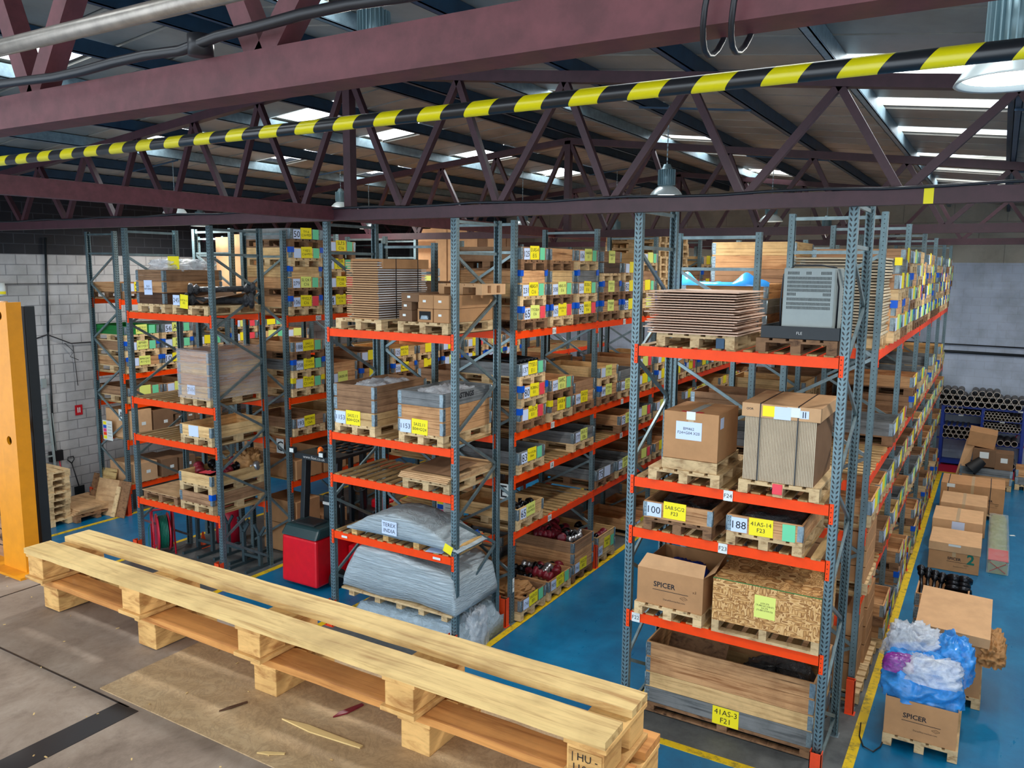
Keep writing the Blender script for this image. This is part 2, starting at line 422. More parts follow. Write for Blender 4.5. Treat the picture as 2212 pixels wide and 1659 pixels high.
# mezzanine the camera stands on
MZ = 3.9
struct(MB().box(-6.4, 1.6, YF - 1, 2.225, 3.72, MZ).build('floor_mezzanine', 'mezzanine_board'))
n_ = MB()
n_.box(-6.4, -2.5, 1.575, 1.582, MZ, MZ + .0015); n_.box(-3.865, -3.858, 1.58, 2.22, MZ, MZ + .0015); n_.box(-3.6, -3.594, .2, 1.58, MZ, MZ + .0015)
struct(n_.build('trim_50', 'cable_black'))
tag(MB().box(-2.70, 1.3, 1.60, 2.22, 0, .004).build('plywood_sheet', 'ply_sheet', None, (0, 0, MZ)), 'stained pale plywood sheet laid flat on the platform floor under the long pallets', 'plywood')
tag(MB().box(-.055, .055, -.9, .0, 0, .0015).build('floor_tape', 'cable_black', None, (-2.5, 1.58, MZ)), 'dark tape strip stuck on the platform floor, bottom left', 'tape')

# ------------------------------------------------------------------ roof
RX = -7.5
def zc(x): return 7.96 - (.1176 * (x - RX) if x > RX else .101 * (RX - x))
TOPN = [-5.76 + 1.44 * i for i in range(9)]; TOPNL = [-9.17 - 1.4 * i for i in range(7)]
purl = sorted(TOPNL + [-7.78, -7.2] + TOPN)
SKY = [(-1.44, 0, y) for y in (8.75, 10.8, 13.0, 15.5, 17.6, 20.0, 22.3, 5.3, 3.0, -1.0)] + [(-5.76, -4.32, y) for y in (5.2, 10.3, 14.9, 17.3, 21)] + \
      [(-10.57, -9.17, y) for y in (5.5, 9.7, 12.2, 15.2, 18.9)] + [(-13.37, -11.97, y) for y in (9.1, 11.7, 15.0, 3.3)] + [(1.44, 2.88, y) for y in (6, 12, 18)] + [(-5.76, -4.32, 0), (-10.57, -9.17, 0)]
PY = .725
roof = MB(); xs = [XL - .2] + purl + [XR + .2]
skyl = []
ny = int((YB - YF) / PY) + 1
for a, b in zip(xs[:-1], xs[1:]):
    for j in range(ny):
        y0 = YF + j * PY; y1 = min(y0 + PY, YB + .05); yc = (y0 + y1) / 2
        za, zb = zc(a) + .18, zc(b) + .18
        hit = any(abs((a + b) / 2 - (s0 + s1) / 2) < .3 and s2 - .1 < yc < s2 + .74 for s0, s1, s2 in SKY)
        if hit: skyl.append((a, b, y0, y1, za, zb)); continue
        roof.add([(a, y0 + .03, za), (b, y0 + .03, zb), (b, y1 - .03, zb), (a, y1 - .03, za), (a, y0 + .03, za + .05), (b, y0 + .03, zb + .05), (b, y1 - .03, zb + .05), (a, y1 - .03, za + .05)],
                 [(0, 3, 2, 1), (4, 5, 6, 7), (0, 1, 5, 4), (2, 3, 7, 6)])
        roof.add([(a, y0 - .03, za + .03), (b, y0 - .03, zb + .03), (b, y0 + .03, zb + .03), (a, y0 + .03, za + .03)], [(0, 3, 2, 1)], 1)
struct(roof.build('ceiling', ['roof_board', 'cable_black']))
for i, (a, b, y0, y1, za, zb) in enumerate(skyl):
    m = MB(); m.add([(a, y0, za + .12), (b, y0, zb + .12), (b, y1, zb + .12), (a, y1, za + .12)], [(0, 3, 2, 1)])
    w = struct(m.build('window_%d' % (i + 1), 'daylight_panel'))
    f = MB()
    N = 10
    for k in range(N):   # corrugated sheet edges left showing round the opening
        t0, t1 = k / N, (k + 1) / N; zz = lambda t: za + (zb - za) * t
        hh = .05 * (k % 2)
        f.add([(a + (b - a) * t0, y0 + .01, zz(t0)), (a + (b - a) * t1, y0 + .01, zz(t1)), (a + (b - a) * t1, y0 + .01, zz(t1) + .02 + .05 * ((k + 1) % 2)), (a + (b - a) * t0, y0 + .01, zz(t0) + .02 + hh)], [(0, 1, 2, 3)])
    struct(f.build('window_frame', 'white_ceramic', w))
for i, x in enumerate(purl):
    m = MB(); z = zc(x); mat = 'purlin_zinc' if any(abs(x - q) < .1 for q in (-1.44, -5.76, -10.57, -13.37)) else 'purlin'
    m.box(x - .035, x + .035, YF, YB, z, z + .012); m.box(x - .035, x - .027, YF, YB, z, z + .18); m.box(x - .10, x - .027, YF, YB, z + .168, z + .18); m.box(x + .028, x + .035, YF, YB, z, z + .03)
    m.box(x - .04, x + .04, YF, YB, z + .02, z + .17)
    nm = ('zinc ' if mat == 'purlin_zinc' else 'dark blue ')
    side = 'left' if x < RX else 'right'
    k = sorted([p for p in purl if (p < RX) == (x < RX)], key=lambda p: abs(p - RX)).index(x)
    tag(m.build('roof_purlin', mat), nm + 'steel roof purlin, number %d from the ridge on its %s slope' % (k + 1, side), 'purlin', 'roof purlins')
NB = [-6.63 + 1.445 * i for i in range(9)]; NBL = [-8.4 - 1.41 * i for i in range(7)]
def truss(y, label, w=.075, x1=XR, mat='maroon'):
    t = thing('roof_truss', label, 'truss', (RX, y, 6.035), group='roof trusses')
    X = lambda x: x - RX
    MB().box(X(XL), X(x1), -.065, .065, 0, .14).build('bottom_chord', mat, t)
    m = MB()
    m.bar((X(XL), 0, zc(XL) - 6.095), (0, 0, zc(RX) - 6.095), .12, .12); m.build('top_chord', mat, t)
    m = MB(); m.bar((0, 0, zc(RX) - 6.095), (X(x1), 0, zc(x1) - 6.095), .12, .12); m.build('top_chord', mat, t)
    MB().box(-.06, .06, -.06, .06, .14, zc(RX) - 6.095).build('king_post', mat, t)
    def dg(a, b): MB().bar((X(a), 0, .1), (X(b), 0, zc(b) - 6.135), w, w).build('diagonal', mat, t)
    dg(NB[0], RX + .05); dg(NBL[0], RX - .05)
    for i in range(len(TOPN)):
        dg(NB[i], TOPN[i])
        if i + 1 < len(NB): dg(NB[i + 1], TOPN[i])
    for i in range(len(TOPNL)):
        dg(NBL[i], TOPNL[i])
        if i + 1 < len(NBL): dg(NBL[i + 1], TOPNL[i])
    return t
truss(2.12, 'nearest maroon steel roof truss crossing the top of the view', .085, mat='lit_maroon')
truss(8.30, 'second maroon roof truss, its bottom chord just above the front racks')
truss(14.6, 'third maroon roof truss, between the near trusses and the back')
truss(21.0, 'farthest maroon roof truss, close to the back wall')
tag(MB().box(-.055, .055, -6.5, 17, 0, .175).build('girder_beam', 'lit_maroon', None, (-7.80, 9.0, 6.045)), 'maroon steel beam running away from the camera under the roof ridge', 'beam')
tag(MB().box(-.04, .04, -.068, -.066, 0, .14).build('yellow_tape', 'paper_yellow', None, (-.62, 8.3, 6.035)), 'yellow tape wrapped on the second truss bottom chord at the right', 'tape')
# cables on trusses
m = MB(); pts = []
for i in range(25):
    x = -6.0 + i * .2; pts.append((x, 2.0, 6.20 + .008 * math.sin(i * 1.3) + (.03 if x > -2.5 else 0)))
tag(m.tube(pts, .019, 10).build('black_cable', 'cable_black'), 'thick black cable lying on the nearest truss chord', 'cable')
tag(MB().lathe([(0, 0), (.045, 0), (.045, .07), (0, .07)], 16).build('junction_box', 'cable_black', None, (-2.52, 2.02, 6.175)), 'round black conduit junction box on the nearest truss chord', 'junction box')
for k in (-.66, -.59):
    m = MB(); m.tube([(k + .045 * math.sin(a) * .6, 2.1 + .1 * math.cos(a), 6.1 + 0.125 * math.sin(a)) for a in [i * 2 * PI / 20 for i in range(21)]], .008, 8, cap=False)
    tag(m.build('black_tie', 'cable_black'), 'black cable loop hanging around the nearest truss chord, ' + ('left' if k < -.62 else 'right') + ' one of two', 'cable tie')
m = MB(); pts = [(-17 + i * .5, 8.22, 6.19 + .012 * math.sin(i * 1.7)) for i in range(38)]
tag(m.tube(pts, .014, 8).build('black_cable', 'cable_black'), 'thin black cable running along the second truss bottom chord', 'cable')
# striped height bar and scaffold tube
m = MB(); m.tube([(-6.5, 0, 0), (1.4, 0, 0)], .0255, 24)
tag(m.build('striped_bar', 'stripe_tape', None, (0, 2.45, 5.985)), 'horizontal steel bar wrapped in black and yellow hazard tape', 'bar')
m = MB(); m.tube([(-5.0, 0, 0), (1.4, 0, 0)], .024, 24)
tag(m.build('scaffold_tube', 'tube_zinc', None, (0, 1.4, 6.08)), 'bare zinc scaffold tube across the top left corner', 'tube')

# ------------------------------------------------------------------ lamps
def lamp_meshes():
    b = MB(); n = 24
    b.lathe([(0, .40), (.045, .40), (.06, .36), (.075, .34), (.095, .33), (.095, .13), (.07, .12)], 24)
    for k in range(n):
        a = 2 * PI * k / n; b.bar((.10 * math.cos(a), .10 * math.sin(a), .13), (.10 * math.cos(a), .10 * math.sin(a), .33), .006, .03, up=(math.cos(a), math.sin(a), 0))
    s = MB(); s.lathe([(.07, .12), (.10, .115), (.14, .09), (.19, .04), (.215, 0), (.222, -.012), (.205, -.008), (.18, .035), (.13, .08), (.07, .10)], 32)
    g = MB(); g.lathe([(0, .012), (.19, .012)], 32)
    c = MB()
    for i in range(60):
        z = .40 + i * .03; a = (i % 2) * PI / 2
        c.bar((0, 0, z), (0, 0, z + .034), .004 if i % 2 else .014, .014 if i % 2 else .004, up=(0, 1, 0))
    return b.mesh('ballast', 'lamp_body'), s.mesh('reflector', 'lamp_shade'), g.mesh('lens', 'lamp_glass')
LB, LS, LG = lamp_meshes()
def lamp(x, y, z, label, light=1.0, group='high bay lamps', out=False):
    t = thing('high_bay_lamp', label, 'lamp', (x, y, z), group=group)
    put('ballast', LB, t); put('reflector', LS, t); put('lens', LG, t)
    m = MB(); L = zc(x) - z + .01; k = 0; zz = .39
    while zz < L:
        m.bar((0, 0, zz), (0, 0, zz + .034), .004 if k % 2 else .016, .016 if k % 2 else .004, up=(0, 1, 0)); zz += .03; k += 1
    m.build('chain', 'zinc', t)
    pr_ = sorted(purl, key=lambda q: abs(q - x))[:2]; m = MB(); m.bar((min(pr_) - x - .03, 0, zc(min(pr_)) - z - .012), (max(pr_) - x + .03, 0, zc(max(pr_)) - z - .012), .03, .024)
    m.build('hanging_bar', 'purlin', t)
    ld = bpy.data.lights.new('lamp_light', 'AREA'); ld.shape = 'DISK'; ld.size = .36; ld.energy = LAMP_W * light; ld.color = (1, .985, .95); ld.spread = PI
    lo = bpy.data.objects.new('lamp_light', ld); COL.objects.link(lo); lo.parent = t; lo.location = (0, 0, -.02)
lamp(-3.93, 10.51, 6.41, 'pendant high bay lamp right of centre, nearest over the middle aisle')
lamp(-3.83, 15.85, 6.35, 'pendant lamp behind the right front rack, second in the row going back')
lamp(-3.89, 21.82, 6.40, 'small far pendant lamp over pallets right of the right front rack')
lamp(-8.43, 19.08, 6.27, 'small far pendant lamp above the middle aisle crates')
lamp(-8.71, 14.9, 6.29, 'pendant lamp half hidden behind the middle front rack top')
lamp(-12.36, 13.37, 6.68, 'pendant lamp beside the king post, over the left aisle')
lamp(-13.49, 10.07, 6.40, 'pendant lamp above the left front rack')
lamp(-.03, 4.13, 6.24, 'large near lamp cut by the top right corner')
lamp(-3.86, 4.54, 6.84, 'ribbed lamp body hanging above the nearest truss chord')
lamp(-12.9, 14.9, 6.31, 'far pendant lamp over the left racks, behind the middle rack')
for i_, q in enumerate(((.6, 9.9), (.6, 15.8), (.6, 21.5), (-4, -2.4), (-9.4, -2.4), (1.6, -2.4), (-9.4, 4.6), (-14.2, 4.6), (-9.2, 22.5), (-14.2, 22.5), (4.6, 12), (4.6, 19), (-16.5, 13))):  # extra lamps added to brighten the hall and the rack fronts
    lamp(q[0], q[1], 6.35, 'added high bay lamp, ' + ('first over the right aisle', 'second over the right aisle', 'third over the right aisle', 'behind the camera', 'behind the camera, left', 'behind the camera, right', 'left of the platform', 'far left of the platform', 'at the back over row C', 'at the back over row A', 'by the right wall, nearer', 'by the right wall, farther', 'over row A')[i_])

# ------------------------------------------------------------------ pallet racking
def post_mesh(h):
    def mk():
        m = MB(); t = .003
        m.box(-.045, .045, 0, t, 0, h); m.box(-.045, -.042, t, .07, 0, h); m.box(.042, .045, t, .07, 0, h)
        m.box(-.042, -.025, .067, .07, 0, h); m.box(.025, .042, .067, .07, 0, h)
        return m.mesh('post', 'rack_steel')
    return cached(('post', h), mk)
def foot_mesh(): return cached('foot', lambda: MB().box(-.06, .06, -.03, .1, 0, .006).mesh('foot_plate', 'zinc'))
def beam_mesh(L):
    def mk():
        m = MB(); m.box(0, L, 0, .045, -.11, 0)
        for x in (-.048, L + .002):
            m.box(x, x + .046, -.006, -.001, -.195, .02); xx = x + .04 if x < 0 else x
            m.box(xx, xx + .006, -.006, .05, -.195, .02)
            for k in range(4):
                m.box(x + .018, x + .026, -.0068, -.006, -.175 + k * .05, -.163 + k * .05, 1)
        return m.mesh('beam', ['orange_paint', 'slot_black'])
    return cached(('beam', round(L, 3)), mk)
def deck_mesh(L, D, gap=.0):
    def mk():
        m = MB(); nn = int(L / .158); p = L / nn; rr = random.Random(int(L * 100))
        for i in range(nn):
            if gap and rr.random() < gap: continue
            x = i * p + .02 + rr.uniform(-.008, .008)
            m.box(x, x + .098, -.0 + rr.uniform(-.01, .02), D - rr.uniform(-.02, .02), .0, .02)
        return m.mesh('slatted_deck', 'slat_wood')
    return cached(('deck', round(L, 3), round(D, 3)), mk)
def rack(label, loc, rz, nb, L, D, h, levels, group=None, decks=None, front_zig=True, top=True, beams_z=None):
    """local x runs along the front, -y is the front; levels = heights of beam tops"""
    t = thing('pallet_rack', label, 'racking', loc, rz, group)
    P = L + .092
    for b in range(nb + 1):
        x = -.046 + b * P
        f = put('upright_frame', None, t, (x, 0, 0))
        put('post', post_mesh(h), f); put('post', post_mesh(h), f, (0, D, 0), PI)
        put('foot_plate', foot_mesh(), f); put('foot_plate', foot_mesh(), f, (0, D - .07, 0))
        def bz(name, z0, z1, rev=False):
            a, c = (.035, D - .035) if not rev else (D - .035, .035)
            MBb = cached(('brace', round(z0, 3), round(z1, 3), rev, D), lambda: MB().bar((0, a, z0), (0, c, z1), .028, .04).mesh('brace', 'brace_steel'))
            put(name, MBb, f)
        if top: bz('cross_bar', h - .06, h - .06)
        bz('cross_bar', h - .46, h - .46)
        z = h - .48; i = 0
        while z > .2:
            z2 = max(.15, z - .602); bz('brace', z, z2, bool(i % 2) == front_zig); z = z2; i += 1
    for b in range(nb):
        for li, z in enumerate(levels if not callable(levels) else levels(b)):
            put('beam', beam_mesh(L), t, (b * P, 0, z)); put('beam', beam_mesh(L), t, (b * P + L, D, z), PI)
            if decks is None or decks(b, li): put('slatted_deck', deck_mesh(L, D), t, (b * P, 0, z))
    return t
ZT = 6.11
FB, MBZ, LBZ = [4.582, 3.077, 2.479, 1.455], [4.536, 3.005, 2.36, 1.486], [4.592, 3.055, 2.376, 1.189]
rF = rack('galvanised pallet rack facing the camera at the right, its beams tagged F22 to F24', (-3.425, 8.47, 0), 0, 1, 2.11, 1.17, 6.13, FB, 'racks facing the platform')
rM = rack('galvanised pallet rack facing the camera in the middle, red truck at its left', (-8.316, 8.707, 0), 0, 1, 2.15, 1.117, 6.08, MBZ, 'racks facing the platform', front_zig=True)
rL = rack('galvanised pallet rack facing the camera at the left, hose reel under it', (-13.253, 8.84, 0), 0, 1, 2.15, 1.1, 6.06, LBZ, 'racks facing the platform')
HP = PI / 2
PIT = 2.808; RL = PIT - .092
EL = [4.503, 2.979, 2.317, 1.439]
AL = [4.68, 3.08, 2.43, 1.63, .64]
class Row:
    def __init__(s, X, Y, sgn): s.X, s.Y, s.sgn = X, Y, sgn; s.rz = HP if sgn > 0 else -HP
    def w(s, x, y, z=0): return (s.X - y, s.Y + x, z) if s.sgn > 0 else (s.X + y, s.Y - x, z)
rowE = Row(-6.04, 10.21, 1); rowF = Row(-1.17, 10.37, 1); rowC = Row(-10.99, 10.46, 1); rowA = Row(-15.97, 10.49, 1)
YEND = 10.21 + 5 * PIT
rowD = Row(-8.6, YEND - .092 + .046, -1); rowB = Row(-13.5, YEND - .092 + .3, -1); rowG = Row(-3.70, YEND + .11, -1)
GR = 'rack rows running to the back wall'
rack('pallet rack row marked E, facing the middle aisle', rowE.w(0, 0), HP, 5, RL, 1.1, ZT, EL, GR)
rack('pallet rack row facing the right aisle, behind the right front rack', rowF.w(0, 0), HP, 5, RL, 1.1, ZT, EL, GR)
rack('pallet rack row marked C, behind the red truck', rowC.w(0, 0), HP, 5, RL, 1.1, 6.05, [4.52, 3.02, 2.28, 1.45], GR)
rack('pallet rack row marked A, along the white block wall', rowA.w(0, 0), HP, 5, RL, 1.02, ZT, AL, GR)
rack('pallet rack row back to back with row E, seen through the middle front rack', rowD.w(0, 0), -HP, 5, RL, 1.1, 5.8, EL, GR)
rack('pallet rack row back to back with row C, seen through the left front rack', rowB.w(0, 0), -HP, 5, RL, 1.1, ZT, EL, GR)
rack('pallet rack row facing the middle aisle, behind the right front rack', rowG.w(0, 0), -HP, 5, RL, 1.1, 5.9, EL, GR)

def plate(x, y, z, w, h, lines, label, rz=0, mat='sign_white', cat='sign', bold=.0):
    t = tag(card(None, 'sign_plate', x, y, z, w, h, mat, lines, rz, bold=bold), label, cat); return t
plate(-2.34, 8.458, 3.022, .10, .115, ['F24'], 'white shelf tag reading F24 on the orange beam')
plate(-2.37, 8.458, 2.425, .10, .11, ['F23'], 'white shelf tag reading F23 on the orange beam')
plate(-3.35, 8.457, 1.40, .10, .11, ['F22'], 'white shelf tag reading F22 on the lowest orange beam')
plate(-16.13, 10.44, 2.19, .17, .25, ['A'], 'white sign with black letter A on the row A end post', bold=.006)
plate(-11.25, 10.41, 2.11, .19, .27, ['C'], 'white sign with black letter C on the row C end post', bold=.006)
plate(-6.22, 10.17, 2.07, .18, .24, ['E'], 'white sign with black letter E on the row E end post', bold=.006)
for zz, s, X in ((4.503, 'E16', 1.15), (2.979, 'E11', 1.15), (2.317, 'A', 1.15), (1.439, 'E06', 1.1)):
    x, y, z = rowE.w(X, -.008, zz - .055); plate(x, y, z, .12, .10, [s], 'small white tag reading %s on a row E beam' % s, HP)
for zz, s in ((4.503, 'E17'), (2.979, 'E12'), (2.317, 'A')):
    x, y, z = rowE.w(PIT + 1.15, -.008, zz - .055); plate(x, y, z, .12, .10, [s], 'small white tag on the second bay beam of row E reading %s' % s, HP)
x, y, z = rowC.w(.75, -.008, 4.52 - .055); plate(x, y, z, .14, .09, ['C16'], 'small white tag reading C16 on the top row C beam', HP)
x, y, z = rowE.w(-.046, -.008, .62); o = plate(x, y, z, .05, .22, None, 'white upright tag reading E01 on the row E end post', HP)
l_ = put('lettering', text_mesh(['E01'], .2, .055), o, (0, -.0025, 0)); l_.rotation_euler = (0, -HP, 0)
x, y, z = rowC.w(-.046, -.008, .62); o = plate(x, y, z, .05, .22, None, 'white upright tag reading C01 on the row C end post', HP)
l_ = put('lettering', text_mesh(['C01'], .2, .055), o, (0, -.0025, 0)); l_.rotation_euler = (0, -HP, 0)
def notice(x, y, z, w, h, label, rz=0):
    t = tag(card(None, 'load_notice', x, y, z, w, h, 'sign_white', None, rz), label, 'sign')
    for i, mt in enumerate(('paper_yellow', 'blue_plastic', 'pink', 'orange_paint', 'paper_yellow')):
        card(t, 'colour_band', -w * .28, -.002, h * .36 - i * h * .18, w * .34, h * .16, mt)
    for i in range(5): card(t, 'text_line', w * .22, -.002, h * .33 - i * h * .15, w * .4, .006, 'ink')
notice(-16.62, 10.42, 1.80, .34, .44, 'coloured load notice on the leftmost rack post')
x, y, z = rowD.w(0, 0); notice(-7.3, 10.15, 1.56, .34, .46, 'coloured load notice under the middle front rack')
# post guards
def guard(x, y, label, w=.1, d=.1, h=.42, rz=0):
    m = MB(); m.box(-w / 2, w / 2, -d / 2, -d / 2 + .008, 0, h); m.box(-w / 2, -w / 2 + .008, -d / 2, d / 2, 0, h); m.box(w / 2 - .008, w / 2, -d / 2, d / 2, 0, h); m.box(-w / 2 - .02, w / 2 + .02, -d / 2 - .02, d / 2, 0, .01)
    return tag(m.build('post_guard', 'guard_orange', None, (x, y, 0), rz), label, 'guard', 'orange post guards')
guard(-1.27, 8.43, 'orange steel guard at the foot of the right front rack, right post', .12, .1)
guard(-3.47, 8.43, 'orange guard at the foot of the right front rack, left post', .13, .1, .4)
guard(-1.19, 10.2, 'orange end guard beside the right aisle, nearest the camera', .07, .1, .45, HP)
guard(-6.13, 10.02, 'orange end guard at the row E corner', .16, .1, .45)
guard(-6.12, 8.65, 'orange guard at the foot of the middle front rack, right post', .13, .1, .4)
guard(-8.36, 8.65, 'orange guard at the foot of the middle front rack, left post', .13, .1, .4)
guard(-13.3, 8.78, 'orange guard at the foot of the left front rack, left post', .13, .1, .4)
guard(-11.06, 8.78, 'orange guard at the foot of the left front rack, right post', .13, .1, .4)
for b in range(1, 6):
    for r, nm in ((rowE, 'row E'), (rowF, 'the right aisle row')):
        x, y, z = r.w(-.046 + b * PIT, -.06); guard(x, y, 'orange guard at %s, post %d from its near end' % (nm, b + 1), .1, .09, .42, HP)
guard(-15.95, 10.35, 'orange guard at row A, near the leaning boards', .12, .1, .5)
guard(-17.2, 10.35, 'orange guard by the block wall, left of the leaning boards', .12, .1, .45)

# ------------------------------------------------------------------ stock
def pallet_me(w=.8, d=1.2, mat='pallet_wood'):
    def mk():
        m = MB()
        for x in (-w / 2, -.05, w / 2 - .1): m.box(x, x + .1, -d / 2, d / 2, 0, .022)
        for x in (-w / 2, -.05, w / 2 - .1):
            for y in (-d / 2, -.07, d / 2 - .14): m.box(x, x + .1, y, y + .14, .022, .1)
        for y in (-d / 2, -.07, d / 2 - .14): m.box(-w / 2, w / 2, y, y + .14, .1, .122)
        for k in range(5):
            x = -w / 2 + k * (w - .13) / 4; m.box(x, x + .13, -d / 2, d / 2, .122, .144)
        return m.mesh('pallet', mat)
    return cached(('pallet', w, d, mat), mk)
def collar_me(rings, w=.8, d=1.2, bh=.195, boards=2):
    def mk():
        m = MB(); t = .02; z = 0
        for i, mt in enumerate(rings):
            for k in range(boards):
                z0 = i * bh + k * bh / boards + .001; z1 = i * bh + (k + 1) * bh / boards - .003
                m.box(-w / 2 + .001, w / 2 - .001, -d / 2, -d / 2 + t, z0, z1, i); m.box(-w / 2 + .001, w / 2 - .001, d / 2 - t, d / 2, z0, z1, i)
                m.box(-w / 2, -w / 2 + t, -d / 2 + t, d / 2 - t, z0, z1, i); m.box(w / 2 - t, w / 2, -d / 2 + t, d / 2 - t, z0, z1, i)
        m.box(-w / 2 + t, w / 2 - t, -d / 2 + t, d / 2 - t, 0, .01, 0)
        return m.mesh('collar', list(rings))
    return cached(('collar', tuple(rings), w, d, bh, boards), mk)
def hinge_me(n, bh=.195):
    def mk():
        m = MB(); o = -.0025
        for i in range(n):
            z0 = i * bh + .012; z1 = (i + 1) * bh - .014
            m.box(o, .055, o, -.0005, z0, z1); m.box(o, -.0005, o, .055, z0, z1)
            m.tube([(-.002, -.002, z0), (-.002, -.002, z1)], .007, 6)
            for k in range(4): 
                zz = z0 + .02 + k * (z1 - z0 - .04) / 3
                m.box(.014, .022, o - .001, o, zz - .004, zz + .004, 1); m.box(.036, .044, o - .001, o, zz - .004, zz + .004, 1)
        return m.mesh('corner_hinge', ['zinc', 'slot_black'])
    return cached(('hinge', n, bh), mk)
CLIP = MB().box(-.012, .075, -.012, 0, -.085, .012).box(-.012, 0, 0, .07, -.085, .012).mesh('corner_clip', 'blue_plastic')
CLIPY = MB().box(-.012, .075, -.012, 0, -.085, .012).box(-.012, 0, 0, .07, -.085, .012).mesh('corner_clip', 'yellow_plastic')
COLR = {'w': 'paper_white', 'y': 'paper_yellow', 'l': 'paper_lime', 'g': 'paper_green', 'r': 'paper_red'}
def crate(loc, rz, label, rings, tags=(), w=.8, d=1.2, pal='pallet_wood', pallet=True, clips='', group=None, bh=.195, boards=2, hinges=True):
    t = thing('collar_crate', label, 'crate', loc, rz, group); z = 0
    if pallet: put('pallet', pallet_me(w, d, pal), t); z = .144
    n = len(rings); c = put('collar', collar_me(rings, w, d, bh, boards), t, (0, 0, z))
    if hinges:
        for (x, y, r) in ((-w / 2, -d / 2, 0), (w / 2, -d / 2, HP), (w / 2, d / 2, PI), (-w / 2, d / 2, -HP)): put('corner_hinge', hinge_me(n, bh), t, (x, y, z), r)
    top = z + n * bh
    for ch in clips:
        if ch in 'LRYZ':
            put('corner_clip', CLIPY if ch in 'YZ' else CLIP, t, ((-w / 2 if ch in 'LY' else w / 2), -d / 2 - .004, top), 0 if ch in 'LY' else HP)
    for (x, zz, cw, ch, col, lines) in tags:
        card(t, 'tag_card', x, -d / 2 - .0045, z + zz, cw, ch, COLR[col], lines, tilt=random.uniform(-.03, .03))
    return t, top
def std_tags(num, l1, l2, ycol='y', third=None, zz=.1):
    T = []
    if num is not None: T.append((-.235, zz - .008, .17, .165, 'w', [num] if num else None))
    T.append((-.005 if num is not None else -.02, zz + .012, .27, .20, ycol, ([l1, l2] if l1 else None)))
    if third: T.append((.235, zz + .0, .15, .18, third, None))
    return T
WOODS = ['pine_board', 'orange_board', 'brown_board', 'grey_board', 'dark_board']
WN = {'pine_board': 'pale', 'orange_board': 'orange-brown', 'brown_board': 'brown', 'grey_board': 'grey', 'dark_board': 'dark brown'}
ORD = ['first', 'second', 'third', 'fourth', 'fifth', 'sixth']
LV = ['top', 'upper', 'middle', 'lower', 'floor']
TI = ['bottom', 'second', 'third', 'fourth']
def fill(row, rname, b, z, lv, stacks, known=None, x0=.43, px=.905, front=.05, group=None, maxn=9):
    """stacks: list of lists of ring counts; known: {(stack, tier): (rings, tags, clips, words)}"""
    known = known or {}; zz = z
    for s, st in enumerate(stacks):
        zz = z
        for k, n in enumerate(st):
            if (s, k) in known: rings, tg, clips, words = known[(s, k)]
            else:
                rr = random.random; rings = [random.choice(['pine_board', 'orange_board', 'orange_board', 'brown_board', 'brown_board', 'grey_board']) for _ in range(n)]
                tg = std_tags('' if rr() < .8 else None, None, None, random.choice('yyll'), random.choice(['g', 'r', None, None, 'g']))
                clips = '' if k == len(st) - 1 else random.choice(['LR', 'LR', 'L', 'R'])
                words = None
            lab = (words + ', ' if words else WN[rings[-1]] + ' crate, ') + '%s of %s stack, %s level, bay %d, %s' % (TI[k], ORD[s], LV[lv], b + 1, rname)
            x = b * PIT + x0 + s * px + random.uniform(-.02, .02); yy = front and (-front + random.uniform(-.015, .03))
            t, top = crate(row.w(x, yy + .6, zz), row.rz, lab, rings, tg, clips=clips, group=group, pal=random.choice(['pallet_wood', 'pallet_wood', 'old_pallet_wood']))
            zz += top + .002
    return zz
DK = .021
P_, O_, B_, G_, D_ = 'pine_board', 'orange_board', 'brown_board', 'grey_board', 'dark_board'
def kn(rings, num, a, b, yc='y', th=None, clips='', w=None): return (rings, std_tags(num, a, b, yc, th), clips, w or ('crate tagged %s' % (num or a)))
